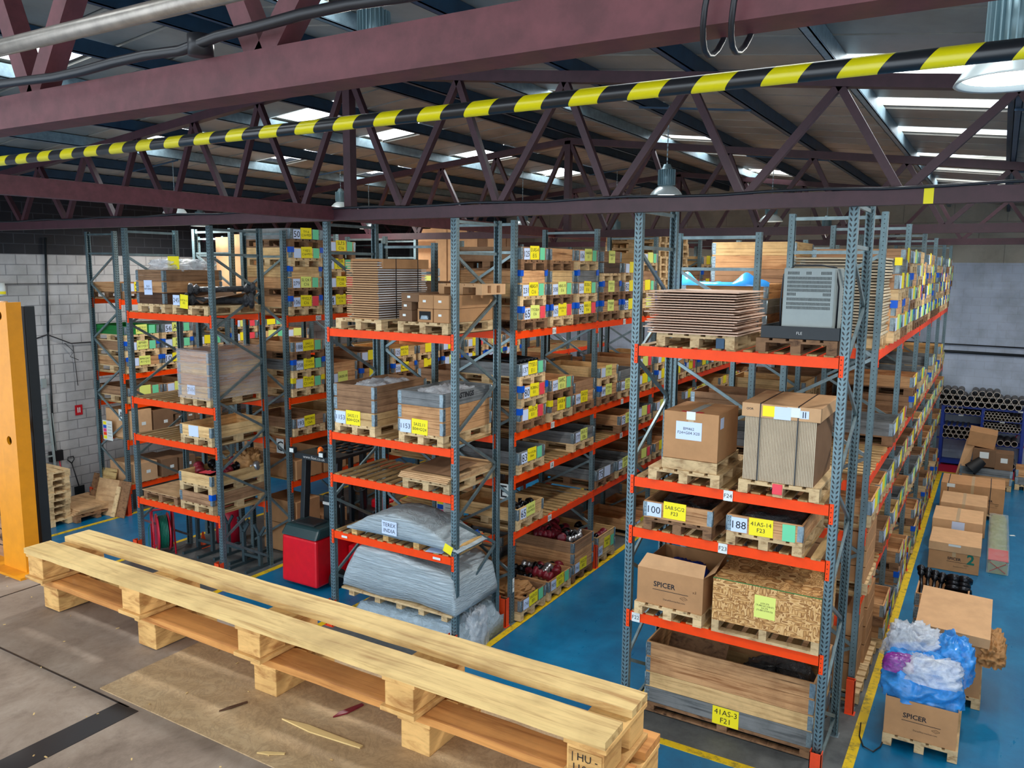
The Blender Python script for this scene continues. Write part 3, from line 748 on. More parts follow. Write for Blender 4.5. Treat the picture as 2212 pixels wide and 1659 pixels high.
# row E
GE = 'crates in row E'
for b in range(5):
    if b == 0:
        K = {(0, 0): kn([O_], '65', 'TY5330.4', 'E16', 'l', 'r', 'LR'), (0, 1): kn([P_, O_], '231', '48AS-9', 'C16', 'y', 'g', 'LR'), (0, 2): kn([B_], '125', '31AS-4', 'E15', 'y', 'g'),
             (1, 0): kn([P_], '105', '25AS75A-24', 'E16', 'y', 'r', 'LR'), (1, 1): kn([P_, P_], '308', '48AS-10', 'E16', 'l', 'g', ''), (1, 2): ([O_], [], '', 'orange-brown crate with no tag'),
             (2, 0): kn([O_], '92', '48AS-12', 'E16', 'y', 'r', 'LR'), (2, 1): kn([O_, G_], '210', '8330-C', 'E16', 'y', 'g', 'LR'), (2, 2): kn([O_], '106', 'YA60203', 'E1', 'l', 'g')}
        fill(rowE, 'row E', b, EL[0] + DK, 0, [[1, 2, 1], [1, 2, 1], [1, 2, 1]], K, group=GE)
        K = {(0, 0): kn([O_], '', 'SA30.29', 'E11', 'y', 'r', 'L', 'crate tagged SA30.29'), (0, 1): kn([O_], '80', '8.280H-2', 'E11', 'y', 'r', 'LR'), (0, 2): kn([G_], '137', 'TY53.1', 'E11', 'y', 'g'),
             (1, 0): kn([B_], None, 'SA58.4', 'E11', 'y', 'g', 'Y', 'crate tagged SA58.4'), (1, 1): kn([O_], '207', 'SA9C.', 'E11', 'l', 'g'),
             (2, 0): kn([O_, B_], '439', 'SA33.9', 'E11', 'y', None)}
        fill(rowE, 'row E', b, EL[1] + DK, 1, [[1, 1, 1], [1, 1], [2]], K, group=GE)
        fill(rowE, 'row E', b, EL[2] + DK, 2, [[1], [], [1]], {(0, 0): kn([G_], '83', '9-1-C1C06', 'E06A', 'y', 'g'), (2, 0): kn([G_], '177', 'SA31.2', 'E06', 'l', None)}, group=GE)
        fill(rowE, 'row E', b, EL[3] + DK, 3, [[1]], {(0, 0): kn([P_], '65', 'SA30.18', 'E06+M023', 'l', None)}, group=GE)
        fill(rowE, 'row E', b, 0.02, 4, [[1], [1], [3]], {(0, 0): kn([B_], '1741', 'SA59.22', 'E01', 'y', 'g'), (1, 0): kn([O_], '905', 'SA59.3', 'E01', 'y', 'g'), (2, 0): kn([O_, O_, B_], '1963', 'SA32.27', 'E02', 'y', None)}, front=.1, group=GE)
    else:
        K = {}
        if b == 1:
            K = {(0, 0): kn([O_], None, 'TY43007', 'E17', 'l', None, 'LR', 'crate tagged TY43007'), (0, 1): kn([B_], None, 'TY77.15', 'E17', 'l', None, 'LR', 'crate tagged TY77.15'), (0, 2): ([D_, B_], [(-.02, .29, .27, .22, 'l', ['YA60203', 'E17'])], '', 'crate under blue plastic'),
                 (1, 0): kn([G_], '85', '', '', 'y', None, 'L'), (1, 1): kn([O_], '82', '', '', 'y', None, '')}
        fill(rowE, 'row E', b, EL[0] + DK, 0, [[1, 1, 2], [1, 1, 1], [1, 2, 1]] if b == 1 else [[], [], [1, 2]] if b == 2 else [[1, 2, 1], [2, 1, 1], [1, 1, 1]], K, group=GE)
        K = {(0, 0): kn([O_], '189', 'KTY5013', 'E13', 'l', None, 'L'), (0, 1): kn([P_], '', 'KTY50HC', 'E12', 'l', None, '', 'crate tagged KTY50HC'), (1, 0): kn([B_, G_], '165', 'KTY', 'E12', 'l', None, '')} if b == 1 else {}
        fill(rowE, 'row E', b, EL[1] + DK, 1, [[1, 1], [2], [1, 1]] if b < 3 else [[1, 1], [1, 1], [2]], K, group=GE)
        fill(rowE, 'row E', b, EL[2] + DK, 2, [[], [1], [1]] if b == 1 else [[1], [], [1]], {(1, 0): kn([O_], '73', 'SA31', 'E07', 'l', None)} if b == 1 else {}, group=GE)
        fill(rowE, 'row E', b, EL[3] + DK, 3, [[1], [1], [1]], {(0, 0): ([G_], [(-.2, .09, .18, .17, 'w', ['75']), (.08, .1, .26, .19, 'w', None)], '', 'crate tagged 75'), (1, 0): kn([G_], '370', 'SA30', 'E07', 'l', None)} if b == 1 else {}, group=GE)
        fill(rowE, 'row E', b, 0.02, 4, [[2], [], [1]] if b == 1 else [[1], [2], [1]], {(0, 0): ([P_, P_], [(-.25, .1, .17, .17, 'w', ['307']), (.03, .2, .25, .2, 'y', ['YA60203', 'E02']), (.27, .17, .14, .2, 'g', None)], '', 'crate tagged 307')} if b == 1 else {}, front=.1, group=GE)
# right aisle row
GF = 'crates in the right aisle row'
for b in range(5):
    fill(rowF, 'right aisle row', b, EL[0] + DK, 0, [[], [2, 2], [2, 1, 1]] if b == 0 else [[1, 2, 1], [1, 1, 2], [2, 2]], {(1, 0): ([O_, O_], std_tags('', None, None, 'l', 'g'), 'LR', 'crate with blue clips'), (1, 1): ([B_, G_], std_tags('', None, None, 'y', None), 'Y', 'crate with yellow clip')} if b == 0 else {}, group=GF)
    fill(rowF, 'right aisle row', b, EL[1] + DK, 1, [[], [], [1]] if b == 0 else ([[1], [], [1, 1]] if b == 1 else [[1, 1], [2], [1]]), {}, group=GF)
    fill(rowF, 'right aisle row', b, EL[2] + DK, 2, [[1], [1], [1]], {}, group=GF)
    fill(rowF, 'right aisle row', b, EL[3] + DK, 3, [[1], [1], [1]] if b else [[], [], [1]], {}, group=GF)
    fill(rowF, 'right aisle row', b, 0.02, 4, [[], [], [1, 1]] if b == 0 else [[1], [2, 1], [1, 1]], {}, front=.1, group=GF)
# row C
GC = 'crates in row C'
CL = [4.52, 3.02, 2.28, 1.45]
for b in range(3):
    K = {(0, 0): kn([O_], '106', '*FY52.7', 'C16', 'y', 'r', 'LR'), (0, 1): ([O_, P_], [(-.235, .09, .17, .165, 'w', ['279']), (0, .11, .26, .2, 'l', ['SL124.1', 'C16']), (.235, .1, .15, .18, 'g', None)], 'LR', 'crate tagged 279'),
         (0, 2): kn([P_], '', '* YS7.3', 'C16+M15', 'y', 'g', 'LR', 'crate tagged YS7.3'), (0, 3): kn([G_], '50', 'TY1.6', 'C16+M25', 'y', 'g'),
         (1, 0): kn([O_], '4', '*SA100.3', 'C16', 'y', 'r'), (1, 1): kn([O_], '', 'TY100.1', 'C16', 'y', 'r', '', 'crate tagged TY100.1'), (1, 2): kn([O_], '7', 'TY518.', 'C16', 'y', 'g'), (1, 3): kn([O_], '', 'SL7.5', 'C16', 'y', 'g', '', 'crate tagged SL7.5')} if b == 0 else {}
    fill(rowC, 'row C', b, CL[0] + DK, 0, [[1, 2, 1, 1], [1, 1, 1, 1], [1, 2]] if b == 0 else [[1, 1], [1, 2], []] if b == 1 else [], K, group=GC)
    K = {(0, 0): kn([O_], '', 'TY71.6', 'C11+P3', 'y', 'g', 'YZ', 'crate tagged TY71.6'), (0, 1): kn([G_], '358', 'TY59.8', 'C11+O25', 'y', 'g', 'LR'), (0, 2): kn([O_], '188', 'SA62.1', 'C11+O23', 'y', 'g'),
         (1, 0): kn([O_, O_], '', 'SA30.18', '', 'l', None, '', 'crate tagged SA30.18')} if b == 0 else ({(0, 0): kn([O_], '250', 'C11', '', 'y', None, 'LR'), (0, 1): kn([P_], '125', 'A3C75A', 'C13', 'y', None)} if b == 1 else {})
    fill(rowC, 'row C', b, CL[1] + DK, 1, [[1, 1, 1], [2], [1, 1]] if b == 0 else [[1, 1], [1, 1], [1, 1]], K, group=GC)
    fill(rowC, 'row C', b, CL[2] + DK, 2, [[1], [1]], {(0, 0): kn([B_], '193', 'BMC802', 'C6A', 'y', None)} if b == 0 else {}, group=GC)
    if b: fill(rowC, 'row C', b, CL[3] + DK, 3, [[1], [1]], {}, group=GC)
    if b: fill(rowC, 'row C', b, .02, 4, [[2], [1]], {}, group=GC)
# row A
GA = 'crates in row A'
for b in range(2):
    fill(rowA, 'row A', b, AL[0] + DK, 0, [[1]] if b == 0 else [[1], [1, 1]], {(0, 0): kn([O_], '', 'S11', '', 'y', None, '', 'crate with half hidden yellow tag')} if b == 0 else {}, group=GA)
    K = {(0, 0): kn([O_], '', 'BM412A*', 'A11+J12', 'l', None, 'LR', 'crate tagged BM412A'), (0, 1): kn([B_], '', 'BM681', 'A11+J11', 'l', 'g', 'LR', 'crate tagged BM681'), (0, 2): (['green_paint'], std_tags(None, 'BM151/1', 'A11+K21', 'l', 'g'), '', 'green painted crate tagged BM151'),
         (1, 0): kn([G_], '10', '', '', 'y', 'g', 'LR'), (1, 1): kn([G_], '', 'BM', 'A11', 'l', 'g', 'LR', 'crate tagged BM, A11'), (1, 2): kn([G_], '56', 'A11', '', 'l', 'g')} if b == 0 else {}
    fill(rowA, 'row A', b, AL[1] + DK, 1, [[1, 1, 1], [1, 1, 1], [1, 1]], K, group=GA, px=.87)
    fill(rowA, 'row A', b, AL[2] + DK, 2, [[1], [1], [1]] if b < 2 else [[1], []], {}, group=GA, px=.87)
# rows behind (backs seen through the front racks)
for r, nm, g in ((rowD, 'row behind E', 'crates backing row E'), (rowB, 'row behind C', 'crates backing row C'), (rowG, 'row behind right front rack', 'crates behind the right front rack')):
    for b in ((2, 3, 4) if r is rowG else (3, 4) if r is rowD else (4,)):
        fill(r, nm, b, EL[0] + DK, 0, [[1, 1], [2], [1, 1]] if (r is rowD and b == 4) else ([[1], [2], [1, 1]] if r is rowD else ([[1, 1], [2], [1]] if (b < 4 and r is rowG) else [[1, 1], [2], []])) if not (r is rowG and b == 4) else [], {}, group=g)
        fill(r, nm, b, EL[1] + DK, 1, [[2], [1, 1], [1, 1]] if b < 4 else [[1], [1, 1], [1]], {}, group=g)
        if b == 4: fill(r, nm, b, EL[3] + DK, 3, [[1], [1], []], {}, group=g)
        if r is not rowB and b == 4: fill(r, nm, b, .02, 4, [[2], [1], [1]], {}, group=g)

# ------------------------------------------------------------------ long pallets on the platform
def long_pallet(label, z, mats, top, y0, blocks_d, xo=0):
    t = thing('long_pallet', label, 'pallet', (-3.607 + xo, 0, z), group='long pallets on the platform')
    low, pl = mats; L = 2.80
    for i in range(5):
        x = i * .680 if i < 4 else L - .115
        for (ya, yb) in blocks_d:
            MB().box(x, x + .113, ya, yb, 0 if not top else .016, .098).build('block', low, t, bevel=.003)
        if top: MB().box(x - .012, x + .125, y0 - .004, y0 + .30, 0, .0155).build('cross_board', low, t, bevel=.002)
        MB().box(x - .01, x + .12, y0 + .005, y0 + .30, .099, .115).build('cross_board', low, t, bevel=.002)
    for k, ya in enumerate((y0, y0 + .185)):
        rr = random.Random(k + int(z * 10)); m = MB(); N = 28; w = .118
        pts = [(-.012 + (L + .015) * i / N, ya + rr.uniform(-.002, .002), ya + w + rr.uniform(-.002, .002)) for i in range(N + 1)]
        v = []
        for x, a, b in pts: v += [(x, a, .116), (x, b, .116), (x, b, .14), (x, a, .14)]
        f = [(0, 1, 2, 3), tuple(4 * N + q for q in (3, 2, 1, 0))]
        for i in range(N):
            o = 4 * i; f += [(o + q, o + 4 + q, o + 4 + (q + 1) % 4, o + (q + 1) % 4) for q in range(4)]
        m.add(v, f); m.build('plank', pl, t)
    return t
long_pallet('long timber pallet on the platform floor, under the other one', MZ + .004, ('block_wood', 'red_plank_wood'), False, 1.88, [(1.892, 2.06), (2.09, 2.19)], .03)
lp = long_pallet('long pale timber pallet lying on top of the other one', MZ + .146, ('block_wood', 'plank_wood'), True, 1.842, [(1.85, 1.97), (2.03, 2.135)], 0)
card(lp, 'stamp', 2.742, 1.848, .055, .1, .07, 'block_wood', ['| HU -', '11088'], ink='ink')
for q, (x, y, a, L, w, mt, lb) in enumerate(((-1.98, 1.80, .05, .34, .03, 'plank_wood', 'long pale wood splinter on the platform floor beside the pallets'), (-1.9, 1.62, .5, .09, .014, 'plank_wood', 'small wood sliver on the platform floor near the bottom edge'),
        (-2.2, 1.72, 1.2, .1, .012, 'dark_board', 'dark twig on the plywood sheet'), (-1.84, 1.9, 1.3, .12, .025, 'shaft_red', 'red strip poking out under the long pallets'))):
    m = MB(); m.prism([(0, 0), (L * .3, w / 2), (L, w * .3), (L, -w * .2), (L * .4, -w / 2)], .0, .005)
    tag(m.build('wood_splinter', mt, None, (x, y, MZ + .005), a), lb, 'splinter')
ch = MB(); rr = random.Random(3)
for i in range(60):
    x, y = rr.uniform(-4.2, -1.4), rr.uniform(1.2, 2.1); a = rr.uniform(0, 3); s = rr.uniform(.004, .014)
    ch.bar((x, y, MZ + .007), (x + s * math.cos(a), y + s * math.sin(a), MZ + .007), .004, .002)
tag(ch.build('wood_chips', 'plank_wood'), 'tiny pale wood chips scattered over the platform floor', 'wood chips', kind='stuff')

# yellow gate post at the left
t = thing('gate_post', 'yellow steel gate post with round holes, left edge of the picture', 'post', (-4.13, 2.06, MZ))
m = MB()
def holed_plate(m, x0, x1, z0, z1, y0, y1, holes, r):
    zs = sorted([z0] + [z1] + [h + s * r * 1.6 for h in holes for s in (-1, 1)]); cx = (x0 + x1) / 2; n = 20
    for a, b in zip(zs[:-1], zs[1:]):
        h = [q for q in holes if a < q < b]
        if not h: m.box(x0, x1, y0, y1, a, b); continue
        hz = h[0]; ring = [(cx + r * math.cos(2 * PI * k / n + PI / 4), hz + r * math.sin(2 * PI * k / n + PI / 4)) for k in range(n)]
        sq = []
        for k in range(n):
            c_, s_ = math.cos(2 * PI * k / n + PI / 4), math.sin(2 * PI * k / n + PI / 4); q = max(abs(c_), abs(s_))
            sq.append((cx + c_ / q * (x1 - x0) / 2, hz + s_ / q * (b - a) / 2))
        for y, rev in ((y0, False), (y1, True)):
            v = [(p[0], y, p[1]) for p in ring] + [(p[0], y, p[1]) for p in sq]
            m.add(v, [((k, (k + 1) % n, n + (k + 1) % n, n + k) if not rev else (k, n + k, n + (k + 1) % n, (k + 1) % n)) for k in range(n)])
        v = [(p[0], y0, p[1]) for p in ring] + [(p[0], y1, p[1]) for p in ring]
        m.add(v, [(k, n + k, n + (k + 1) % n, (k + 1) % n) for k in range(n)])
        m.add([(x0, y0, a), (x0, y1, a), (x0, y1, b), (x0, y0, b), (x1, y0, a), (x1, y1, a), (x1, y1, b), (x1, y0, b)], [(0, 1, 2, 3), (7, 6, 5, 4)])
holed_plate(m, -.035, .095, .0, 1.35, .0, .012, [.675, 1.285], .022)
m.box(.083, .095, .012, .07, 0, 1.35); m.box(-.035, -.02, .012, .07, 0, 1.35)
m.build('column', 'yellow_steel', t)
MB().box(-.30, .15, -.06, .14, 0, .012).build('base_plate', 'yellow_steel', t)
MB().box(-.6, -.035, .02, .05, .66, .72).build('rail', 'yellow_steel', t)
MB().box(-.11, -.035, .0, .07, .0, 1.35).build('inner_flange', 'yellow_steel', t)
MB().box(-.02, .08, .05, .056, .3, 1.34).build('hole_shade_plate', 'black_metal', t)  # dark sheet added so the column holes look shaded inside
t = thing('gate_buffer', 'black painted steel post directly behind the yellow gate post', 'post', (-4.13, 2.2, MZ))
MB().box(-.09, .012, -.012, .04, 0, 1.325).build('column', 'black_metal', t, bevel=.004)
MB().box(-.12, .05, -.03, .02, 0, .01).build('base_plate', 'black_metal', t)
t = thing('cardboard_box', 'brown box with oval AL mark behind the yellow gate post', 'box', (-4.45, 2.12, MZ + .01))
MB().box(-.3, .16, 0, .09, 0, .22).build('body', 'brown_board', t); MB().box(-.3, .16, 0, .09, .225, .6).build('body', 'dark_board', t)
m = MB(); m.tube([(.07 + .07 * math.cos(a), -.003, .11 + .045 * math.sin(a)) for a in [i * 2 * PI / 28 for i in range(29)]], .0025, 6, cap=False); m.build('oval_mark', 'ink', t)
put('lettering', text_mesh(['AL'], .075, .06), t, (.075, -.004, .11))

# ------------------------------------------------------------------ generic stock pieces
def box(label, x, y, z, w, d, h, mat='cardboard', rz=0, tape=True, name='cardboard_box', group=None, open_top=False, cat='box', parent=None, lab=None):
    """x, y = middle of the front bottom edge"""
    t = thing(name, label, cat, (x, y, z), rz, group)
    m = MB()
    if open_top:
        q = .006
        m.box(-w / 2, w / 2, 0, q, 0, h); m.box(-w / 2, w / 2, d - q, d, 0, h); m.box(-w / 2, -w / 2 + q, q, d - q, 0, h); m.box(w / 2 - q, w / 2, q, d - q, 0, h); m.box(-w / 2 + q, w / 2 - q, q, d - q, 0, .01)
    else: m.box(-w / 2, w / 2, 0, d, 0, h)
    m.build('body', mat, t, bevel=.004 if not open_top else 0)
    if tape and not open_top:
        MB().box(-.03, .03, -.0015, -.0005, h * .55, h + .001).box(-.03, .03, -.001, d + .001, h + .0005, h + .0015).build('packing_tape', 'tape', t)
    if lab: card(t, 'tag_card', lab[0], -.002, lab[1], lab[2], lab[3], lab[4], lab[5] if len(lab) > 5 else None)
    return t
def pallet(label, x, y, z, w=.8, d=1.2, mat='pallet_wood', rz=0, group=None):
    t = tag(put('wooden_pallet', pallet_me(w, d, mat), None, (x, y + d / 2, z), rz), label, 'pallet', group); return t
def spicer(t, w, z, y=-.0015, s=1.0, x=0):
    put('lettering', text_mesh(['SPICER'], .30 * s, .09 * s, 'ink', .02), t, (x - .06 * s, y, z))
    MB().box(-.20 * s, .22 * s, -.0005, .0005, -.003, .003).build('underline', 'ink', t, (x, y, z - .065 * s))
    m = MB(); a, b = .045 * s, .022 * s
    for p, q in (((-a, 0), (0, b)), ((0, b), (a, 0)), ((a, 0), (0, -b)), ((0, -b), (-a, 0)), ((-a * .5, 0), (a * .5, 0))): m.bar((p[0], 0, p[1]), (q[0], 0, q[1]), .001, .005, up=(0, 1, 0))
    m.build('diamond_logo', 'ink', t, (x + .17 * s, y, z - .11 * s))
    put('lettering', text_mesh(['DanaAftermarket.com'], .30 * s, .03 * s), t, (x + .06 * s, y, z - .165 * s))
def lumpy(name, mat, parent, w, d, h, seed=0, nu=44, nv=26, amp=.12, flat=.35, loc=(0, 0, 0), fr=2.5, rz=0, sq=4.0):
    """a sagging plastic covered heap: superellipse footprint, wrinkled by noise"""
    m = MB(); v = []
    for j in range(nv + 1):
        t = j / nv; ph = t * PI / 2
        r = math.cos(ph) ** flat; z = math.sin(ph) * h
        for i in range(nu):
            a = 2 * PI * i / nu; c, s_ = math.cos(a), math.sin(a); A3 = Vector((c * fr * .6 + seed, s_ * fr * .6, t * fr * .8))
            k = (abs(c) ** sq + abs(s_) ** sq) ** (-1 / sq)
            nz = .8 * noise.noise(A3) + .8 * (.5 - abs(noise.noise(A3 * 2.1)) * 2) + .4 * (.4 - abs(noise.noise(A3 * 4.7)) * 2)
            q = 1 + amp * nz
            v.append((c * k * r * w / 2 * q, s_ * k * r * d / 2 * q, z * (1 + amp * .9 * nz)))
    f = [(j * nu + i, j * nu + (i + 1) % nu, (j + 1) * nu + (i + 1) % nu, (j + 1) * nu + i) for j in range(nv) for i in range(nu)]
    m.add(v, f, 0, True); return m.build(name, mat, parent, loc, rz)
def sheet_stack(label, x, y, z, w, d, n, p, th, mat, jit=.02, zf=None, group=None, name='sheet_stack', part='sheet'):
    t = thing(name, label, 'stack', (x, y, z), 0, group)
    me = MB().box(-w / 2, w / 2, 0, d, 0, th).mesh(part, mat)
    for i in range(n): put(part, me, t, (random.uniform(-jit, jit), random.uniform(-jit, jit), i * p), random.uniform(-.01, .01))
    return t
def shaft(label, p, q, r=.035, mat='dark_steel', joint=True, name='drive_shaft'):
    p, q = Vector(p), Vector(q); L = (q - p).length; t = thing(name, label, 'shaft', p)
    d = (q - p); m = MB(); m.tube([(0, 0, 0), d], r, 16); m.build('tube', mat, t)
    if joint:
        for e, s in ((Vector((0, 0, 0)), 1), (d, -1)):
            u = d.normalized() * s; m = MB()
            m.tube([e - u * .06, e - u * .035, e + u * .01, e + u * .03, e + u * .07, e + u * .09, e + u * .13], [r * 1.6, r * 2.3, r * 2.2, r * 1.3, r * 1.9, r * 1.8, r * 1.05], 14); m.build('joint', mat, t)
    return t
Y8 = 8.42
# ---- right front rack
z = FB[0] + DK
pallet('pallet under pinkish cardboard sheets, top shelf of right front rack', -2.77, Y8, z, .86, 1.15)
sheet_stack('loose stack of pinkish cardboard sheets on the right front rack top shelf', -2.82, Y8 - .02, z + .146, .99, 1.05, 17, .0275, .011, 'sheet_pink', .035)
box('teal painted block wedged in the pallet of pinkish sheets', -2.49, Y8 - .012, z + .005, .09, .12, .11, 'purlin', tape=False, name='teal_block', cat='block')
pallet('dark brown pallet under the grey slotted cabinet', -1.725, Y8 + .0, z, .79, 1.15, 'old_pallet_wood')
t = thing('steel_tray', 'black open steel tray holding the grey slotted cabinet', 'tray', (-1.70, Y8 + .02, z + .146))
m = MB(); m.box(-.38, .38, 0, .02, 0, .125).box(-.38, .38, .75, .77, 0, .125).box(-.38, -.36, .02, .75, 0, .125).box(.36, .38, .02, .75, 0, .125).box(-.36, .36, .02, .75, 0, .02); m.build('tray', 'black_metal', t, bevel=.002)
put('lettering', text_mesh(['FLE'], .12, .035, 'cable_clip'), t, (.0, -.002, .06))
t = thing('slotted_cabinet', 'grey metal cabinet with rows of vent slots and black cable', 'cabinet', (-1.645, Y8 + .06, z + .17))
MB().box(-.245, .245, 0, .52, 0, .685).build('body', 'cabinet_grey', t, bevel=.008)
m = MB()
for r_, zz in enumerate((.635, .585, .545, .505, .465, .425, .375, .33, .29)):
    for k in range(33):
        x = -.205 + k * .0128; c = k
        if r_ == 0 and not (c < 9 or 13 < c < 18 or c > 24): continue
        if r_ == 5 and 6 < c < 27: continue
        if r_ == 6 and 99 < c: continue
        m.box(x, x + .0062, -.001, .001, zz - .015, zz + .015)
m.build('vent_grille', 'slot_black', t)
m = MB(); m.tube([(-.26, .04, .0), (-.27, .03, .35), (-.25, .02, .62), (-.15, .03, .71), (.1, .04, .715), (.235, .1, .69), (.262, .14, .5), (.256, .16, .06)], .009, 8); m.build('cable', 'cable_black', t)
m = MB(); m.box(-.215, -.13, -.004, 0, .045, .05).box(-.215, -.21, -.004, 0, .02, .05).box(-.135, -.13, -.004, 0, .02, .05).build('latch', 'slot_black', t)
z = FB[1] + DK
pallet('pallet on the F24 shelf, lower one under the BM462 box', -2.83, Y8 - .02, z, .81, 1.15)
t = thing('wooden_pallet', 'bright new small pallet directly under the BM462 box', 'pallet', (-2.775, Y8, z + .146))
m = MB(); m.box(-.31, .31, 0, .85, .0, .022).box(-.31, .31, 0, .03, .022, .1).box(-.31, .31, .8, .83, .022, .1).box(-.31, .31, .4, .44, .022, .1).box(-.31, .31, 0, .85, .1, .12); m.build('deck', 'pallet_wood', t)
t = box('cardboard box labelled BM462 F24+G04 X20 on the F24 shelf', -2.775, Y8 + .01, z + .27, .615, .75, .525)
card(t, 'tag_card', -.02, -.003, .32, .29, .2, 'paper_white', ['BM462', 'F24+G04 X20']); card(t, 'tag_card', -.0, -.0035, .49, .10, .09, 'sign_white'); o = card(t, 'tag_card', .31, .12, .42, .12, .12, 'paper_white', rz=HP)
m = MB(); m.box(-.12, .12, .02, .08, .5255, .5275); m.build('red_tape', 'red_sign', t); m = MB(); m.box(-.04, .04, .05, .6, .5262, .528); m.build('grey_tape', 'cabinet_grey', t)
pallet('pale pallet under the strapped corrugated block on the F24 shelf', -1.815, Y8 - .01, z, .82, 1.15)
t = thing('corrugated_block', 'strapped block of upright corrugated sheets under a cardboard lid, F24 shelf', 'stack', (-1.83, Y8 + .01, z + .147))
m = MB()
for i in range(46): m.box(-.36 + i * .01565, -.36 + i * .01565 + .0105, 0, .95, 0, .69)
o = m.build('corrugated_sheets', 'cardboard_pale', t); tag(o, kind='stuff')
MB().box(-.355, .355, .004, .946, .002, .686).build('core', 'cardboard_dark', t)
m = MB(); m.box(-.395, .395, -.02, 1.0, .675, .82); m.build('lid', 'cardboard_light', t, bevel=.006)
for x in (-.21, .17): MB().box(x, x + .012, -.023, -.018, .0, .823).box(x, x + .012, -.023, 1.003, .821, .825).build('strap', 'cable_black', t)
card(t, 'tag_card', -.12, -.024, .75, .12, .11, 'paper_yellow'); card(t, 'tag_card', .02, -.0235, .74, .17, .13, 'paper_white'); card(t, 'tag_card', .13, -.023, .76, .13, .10, 'sign_white'); card(t, 'tag_card', .235, -.024, .745, .09, .08, 'paper_white', ['II'])
put('lettering', text_mesh(['OOR'], .11, .03, 'ink', .02), t, (-.31, -.0215, .76))
box('small red plastic block on the F24 shelf pallet', -1.82, Y8 - .02, z + .03, .1, .06, .11, 'paper_red', tape=False, name='red_block', cat='block')
z = FB[2] + DK
crate((-2.885, Y8 + .6, z), 0, 'orange-brown collar crate tagged 100 and SA8.5C/2 on the F23 shelf', [O_], [(-.27, .10, .17, .16, 'w', ['100']), (-.03, .12, .26, .19, 'y', ['SA8.5C/2', 'F23'])], w=.79, pal='old_pallet_wood')
crate((-1.935, Y8 + .6, z), 0, 'collar crate tagged 188 and 41AS-14 with green card on the F23 shelf', [O_], [(-.26, .09, .17, .16, 'w', ['188']), (-.03, .10, .25, .19, 'y', ['41AS-14', 'F23']), (.255, .09, .13, .18, 'g', None)], w=.79)
t = thing('black_film_heap', 'crumpled black plastic film filling the crate tagged 188', 'film', (-1.935, Y8 + .6, z + .16)); lumpy('film', 'black_wrap', t, .7, 1.1, .19, 3, amp=.1, flat=.3)
t = thing('black_parts_heap', 'dark metal parts lying in the crate tagged 100', 'parts', (-2.885, Y8 + .62, z + .16)); lumpy('parts', 'black_wrap', t, .66, 1.0, .14, 9, amp=.16, flat=.3)
z = FB[3] + DK
pallet('pallet under the SPICER box on the F22 shelf', -2.955, Y8 - .01, z, .8, 1.15)
t = box('open SPICER cardboard box on the F22 shelf', -2.945, Y8 + .01, z + .147, .775, .9, .42, open_top=True, name='cardboard_box'); spicer(t, .775, .25)
m = MB(); m.add([(-.388, 0, .42), (.388, 0, .42), (.37, .13, .53), (-.33, .13, .55)], [(0, 1, 2, 3)]); m.add([(.388, .02, .42), (.388, .6, .42), (.46, .58, .53), (.50, .05, .50)], [(0, 1, 2, 3)]); m.build('flap', 'cardboard_light', t)
put('lettering', text_mesh(['x3'], .06, .04, 'dark_board'), t, (.29, -.002, .24))
t2 = thing('blue_bag', 'dark blue plastic bag inside the open SPICER box', 'bag', (-2.9, Y8 + .4, z + .3)); lumpy('film', 'rack_blue', t2, .5, .5, .26, 5, amp=.15)
t = thing('osb_crate', 'strand board crate with lime label 6.5X.375 on the F22 shelf', 'crate', (-1.88, Y8 + .0, z))
m = MB(); m.box(-.565, .565, 0, .9, .14, .62); m.build('body', 'osb', t)
m = MB(); m.box(-.565, .565, -.001, .0, .135, .14)
m = MB()
for x in (-.565, -.05, .485): m.box(x, x + .08, 0, .9, .03, .14)
m.box(-.565, .565, 0, .09, .0, .03).box(-.565, .565, .81, .9, 0, .03).build('skids', 'pallet_wood', t)
MB().box(-.566, .566, -.004, -.0, .617, .625).build('strap', 'green_paint', t); card(t, 'tag_card', .0, -.003, .40, .22, .25, 'paper_lime', ['6.5X.375', '(TUBE165.1X8.67)', '5X.375', '(TUBE127X9.52)'])
t, top = crate((-2.385, 8.9 + .55, .02), 0, 'wide low timber crate tagged 41AS-3 on the floor under the right rack', [G_, P_, O_, O_], [], w=1.97, d=1.1, bh=.195, boards=1, pallet=False)
for c in t.children: c.location.z += .13
m = MB(); m.box(-.985, .985, -.55, -.47, .09, .128).box(-.985, .985, .47, .55, .09, .128).box(-.985, .985, -.55, -.47, 0, .025).box(-.985, .985, .47, .55, 0, .025)
for x in (-.985, -.08, .865):
    for y in (-.55, .45): m.box(x, x + .12, y, y + .1, .026, .089)
m.build('pallet', 'old_pallet_wood', t)
card(t, 'tag_card', .02, -.556, .21, .31, .22, 'paper_yellow', ['41AS-3', 'F21'])
m = MB(); m.bar((-.85, -.35, .2), (-.75, .1, 1.02), .015, .8, up=(0, 0, 1)); 
t = thing('board_sheet', 'worn board leaning inside the wide crate under the right rack', 'board', (-2.95, 9.1, .3), 0)
m = MB(); m.add([(-.32, 0, 0), (.42, 0, 0), (.42, .5, .62), (-.32, .5, .62), (-.32, .02, 0), (.42, .02, 0), (.42, .52, .62), (-.32, .52, .62)], [(0, 1, 2, 3), (7, 6, 5, 4), (0, 4, 5, 1), (1, 5, 6, 2), (2, 6, 7, 3), (3, 7, 4, 0)]); m.build('panel', 'old_pallet_wood', t)
t = thing('dark_film_heap', 'dark plastic covered goods in the wide crate under the right rack', 'film', (-1.95, 9.5, .2)); lumpy('film', 'black_wrap', t, .95, .9, .5, 12, amp=.12)

